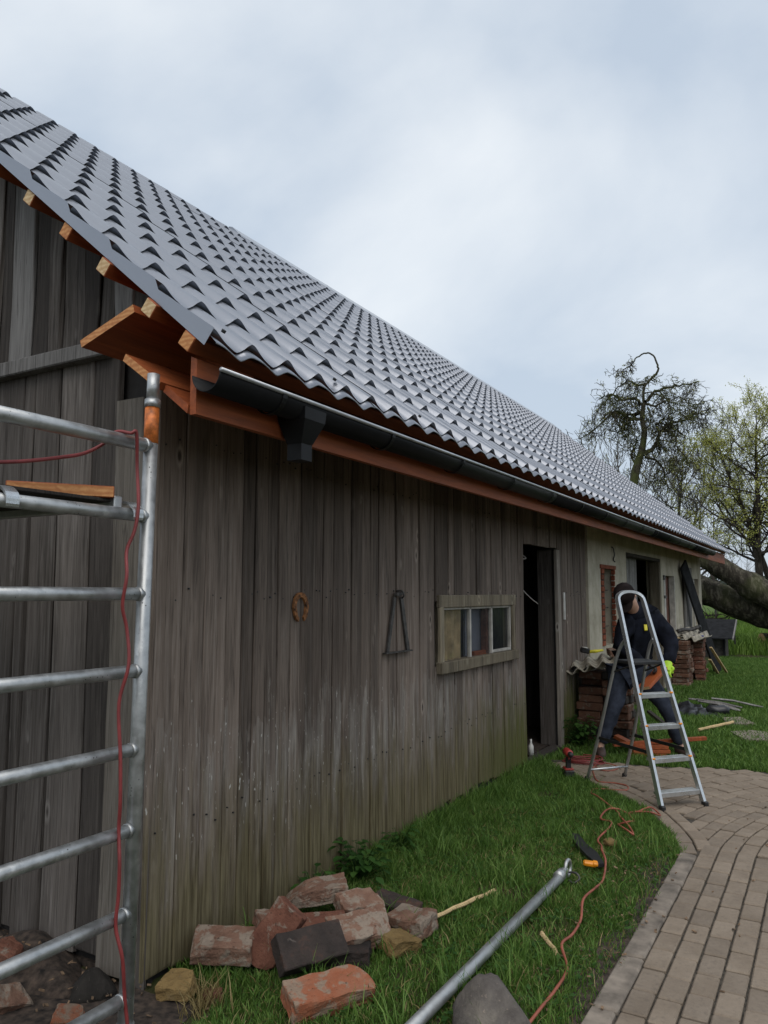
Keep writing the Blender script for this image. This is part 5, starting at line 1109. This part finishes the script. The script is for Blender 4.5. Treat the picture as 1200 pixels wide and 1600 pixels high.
N = 150000; p = np.stack([RS.uniform(.0, 1.66, N), RS.uniform(-.95, 4.85, N)], 1)
ex = np.array([left_edge(y_) for y_ in p[:, 1]]) + .03 * fbm(p, 9.)
m = p[:, 0] < ex + .01
bare_ = (p[:, 1] < .12) & (p[:, 0] < .38 + .1 * fbm(p, 5.)) ; bare_ |= (p[:, 1] < -.2) & (p[:, 0] < .6)
soil_edge = (p[:, 0] > 1.52 + .05 * fbm(p, 3.)) & (p[:, 1] < 2.7); thinm = (fbm(p, 2.6, 1.) > .95) | soil_edge
keep = m & ~bare_ & ~(thinm & (RS.rand(N) < .72)); p1 = p[keep]
def hfn(q): return .75 + .22 * np.clip(fbm(q, 3.1), -1, 1.5) + np.clip(.42 - q[:, 0], 0, .5) * 2.4 * np.clip((q[:, 1] - .9) * 1.4, 0, 1)
blades('lawn_grass', p1, .022, .070, .0045, 'grass', 1, .8, 'thick uneven lawn grass between the barn and the paving', 'grass', hfn)
pt = []
for i in range(130):
    c = (RS.uniform(.03, 1.5), RS.uniform(.2, 4.2)); 
    if c[0] < left_edge(c[1]) - .08: pt.append(np.array(c) + RS.normal(0, .03, (26, 2)))
for i in range(70):
    c = np.array((RS.uniform(.01, .10), RS.uniform(1.1, 4.5))); pt.append(c + RS.normal(0, .03, (22, 2)))
blades('grass_tufts', np.concatenate(pt), .07, .17, .005, 'grass', 2, .8, 'taller grass tufts scattered through the lawn and along the boards', 'grass')
pd = np.stack([RS.uniform(.0, 1.6, 5200), RS.uniform(-.5, 3.2, 5200)], 1); pd = pd[(pd[:, 0] < np.array([left_edge(y_) for y_ in pd[:, 1]]) - .02) & ((pd[:, 1] > .2) | (pd[:, 0] > .4))]
blades('dead_grass', pd, .02, .06, .004, 'drygrass', 3, 1.9, 'dry straw-coloured blades matted in the lawn', 'grass')
pyel = np.array((.30, .02)) + RS.normal(0, .045, (160, 2)); blades('yellow_tuft', pyel, .05, .14, .004, 'drygrass', 6, .9, 'yellowish grass tuft on bare soil near the bricks', 'grass')
N = 170000; p = np.stack([RS.uniform(.02, 3.4, N), 5.0 + RS.rand(N) ** 1.25 * 14, ], 1); p = p[(p[:, 1] > np.array([far_edge(x_) for x_ in p[:, 0]]) - .01)]; p = p[~((fbm(p, 1.4) > 1.05) & (RS.rand(len(p)) < .5))]
blades('far_lawn', p, .03, .075, .009, 'grass', 4, .8, 'mown lawn behind the ladder stretching past the stacks', 'grass')
N = 60000; p = np.stack([RS.uniform(-5, 3.2, N), 17.8 + RS.rand(N) ** 1.5 * 34], 1); p = p[(p[:, 1] > 19.8) | (p[:, 0] < -.9) | (p[:, 0] > .45)]; p = p[~((p[:, 1] < 20) & (p[:, 0] > .3))]
blades('meadow', p, .18, .62, .022, 'meadow', 5, .6, 'bright tall meadow grass and weeds beyond the barn end', 'meadow')
# broad leaves in the lawn and leafy weeds along the boards
def weed(label, loc, h, n, s_, seed, group='weeds growing along the boards'):
    rr = random.Random(seed); mb = MB(); st = MB()
    for i in range(n):
        an = rr.random() * 6.283; rad = rr.random() ** .6 * h * .62; z = rr.uniform(.25, 1.) * h; c = Vector((rad * math.cos(an), rad * math.sin(an), z)); st.tube([(0, 0, 0), tuple(c * .6 + Vector((0, 0, z * .12))), tuple(c)], .0018, 3, cap=False)
        a = Vector((math.cos(an), math.sin(an), rr.uniform(-.5, .3))).normalized(); b_ = a.cross(Vector((0, 0, 1))).normalized(); up_ = b_.cross(a); L_ = s_ * rr.uniform(.7, 1.3); k = len(mb.v)
        mb.v += [tuple(c), tuple(c + a * L_ * .35 + b_ * L_ * .36 + up_ * L_ * .08), tuple(c + a * L_ * .75 + b_ * L_ * .26 + up_ * L_ * .05), tuple(c + a * L_ - up_ * L_ * .1), tuple(c + a * L_ * .75 - b_ * L_ * .26 + up_ * L_ * .05), tuple(c + a * L_ * .35 - b_ * L_ * .36 + up_ * L_ * .08), tuple(c + a * L_ * .5)]
        for q in range(6): mb.f.append((k + 6, k + q, k + (q + 1) % 6)); mb.mi.append(0)
    t = thing('weed_plant', label, 'weed', loc, 0, group, local=True); o = mb.build('leaves', 'weed', t, True, fix=False); tint(o, 7); st.build('stems', 'weed', t, fix=False)
weed('broad-leaved weed against the boards nearest the brick heap', (.06, 1.08, 0), .16, 34, .05, 1); weed('leafy weed clump behind the brick heap', (.14, 1.42, 0), .22, 90, .055, 2); weed('low leafy weed a hand from the boards beyond the clump', (.10, 1.95, 0), .15, 40, .045, 3)
weed('dense leafy weed at the foot of the boards past the doorway', (.12, 5.85, 0), .30, 130, .06, 5)
lf = MB(); rr = random.Random(77)
for i in range(5200):
    x_ = rr.uniform(.02, 1.6); y_ = rr.uniform(.15, 4.5)
    if x_ > left_edge(y_) - .01 or (y_ < .25 and x_ < .4): continue
    if mnoise.noise((x_ * 3, y_ * 3, 0)) < -.05: continue
    an = rr.random() * 6.283; a = Vector((math.cos(an), math.sin(an), rr.uniform(-.1, .5))).normalized(); b_ = a.cross(Vector((0, 0, 1))).normalized(); c = Vector((x_, y_, rr.uniform(.015, .045))); s_ = rr.uniform(.008, .019); k = len(lf.v)
    lf.v += [tuple(c - a * s_), tuple(c + b_ * s_ * .6), tuple(c + a * s_), tuple(c - b_ * s_ * .6)]; lf.f.append((k, k + 1, k + 2, k + 3)); lf.mi.append(0)
o = lf.build('lawn_weeds', 'weed', fix=False); tint(o, 4); tag(o, 'small broad-leaved weeds and clover growing all through the lawn', 'weeds', kind='stuff')
# fallen leaves and wood chips on soil and paving
ch = MB(); rr = random.Random(5)
for i in range(290):
    if i < 180: x_, y_ = rr.uniform(-1.3, .4), rr.uniform(-.6, .05); z = .012 + (.12 * math.exp(-((x_ + .55) / .3) ** 2 - ((y_ + .15) / .2) ** 2))
    elif i < 262: x_, y_ = rr.uniform(1.3, 1.66), rr.uniform(.4, 2.9); z = .03
    else: x_, y_ = rr.uniform(1.7, 2.4), rr.uniform(.5, 4.5); z = .026
    s_ = rr.uniform(.004, .012); ch.box((x_, y_, z), (s_ * 2, s_, .004), Euler((rr.uniform(-.5, .5), rr.uniform(-.5, .5), rr.random() * 6)))
tag(ch.build('leaf_litter', flat('dry_leaf_litter', (.17, .11, .065), .9, 0, .5, 30), fix=False), 'dry leaf and wood crumbs littering soil and paving', 'litter', kind='stuff')
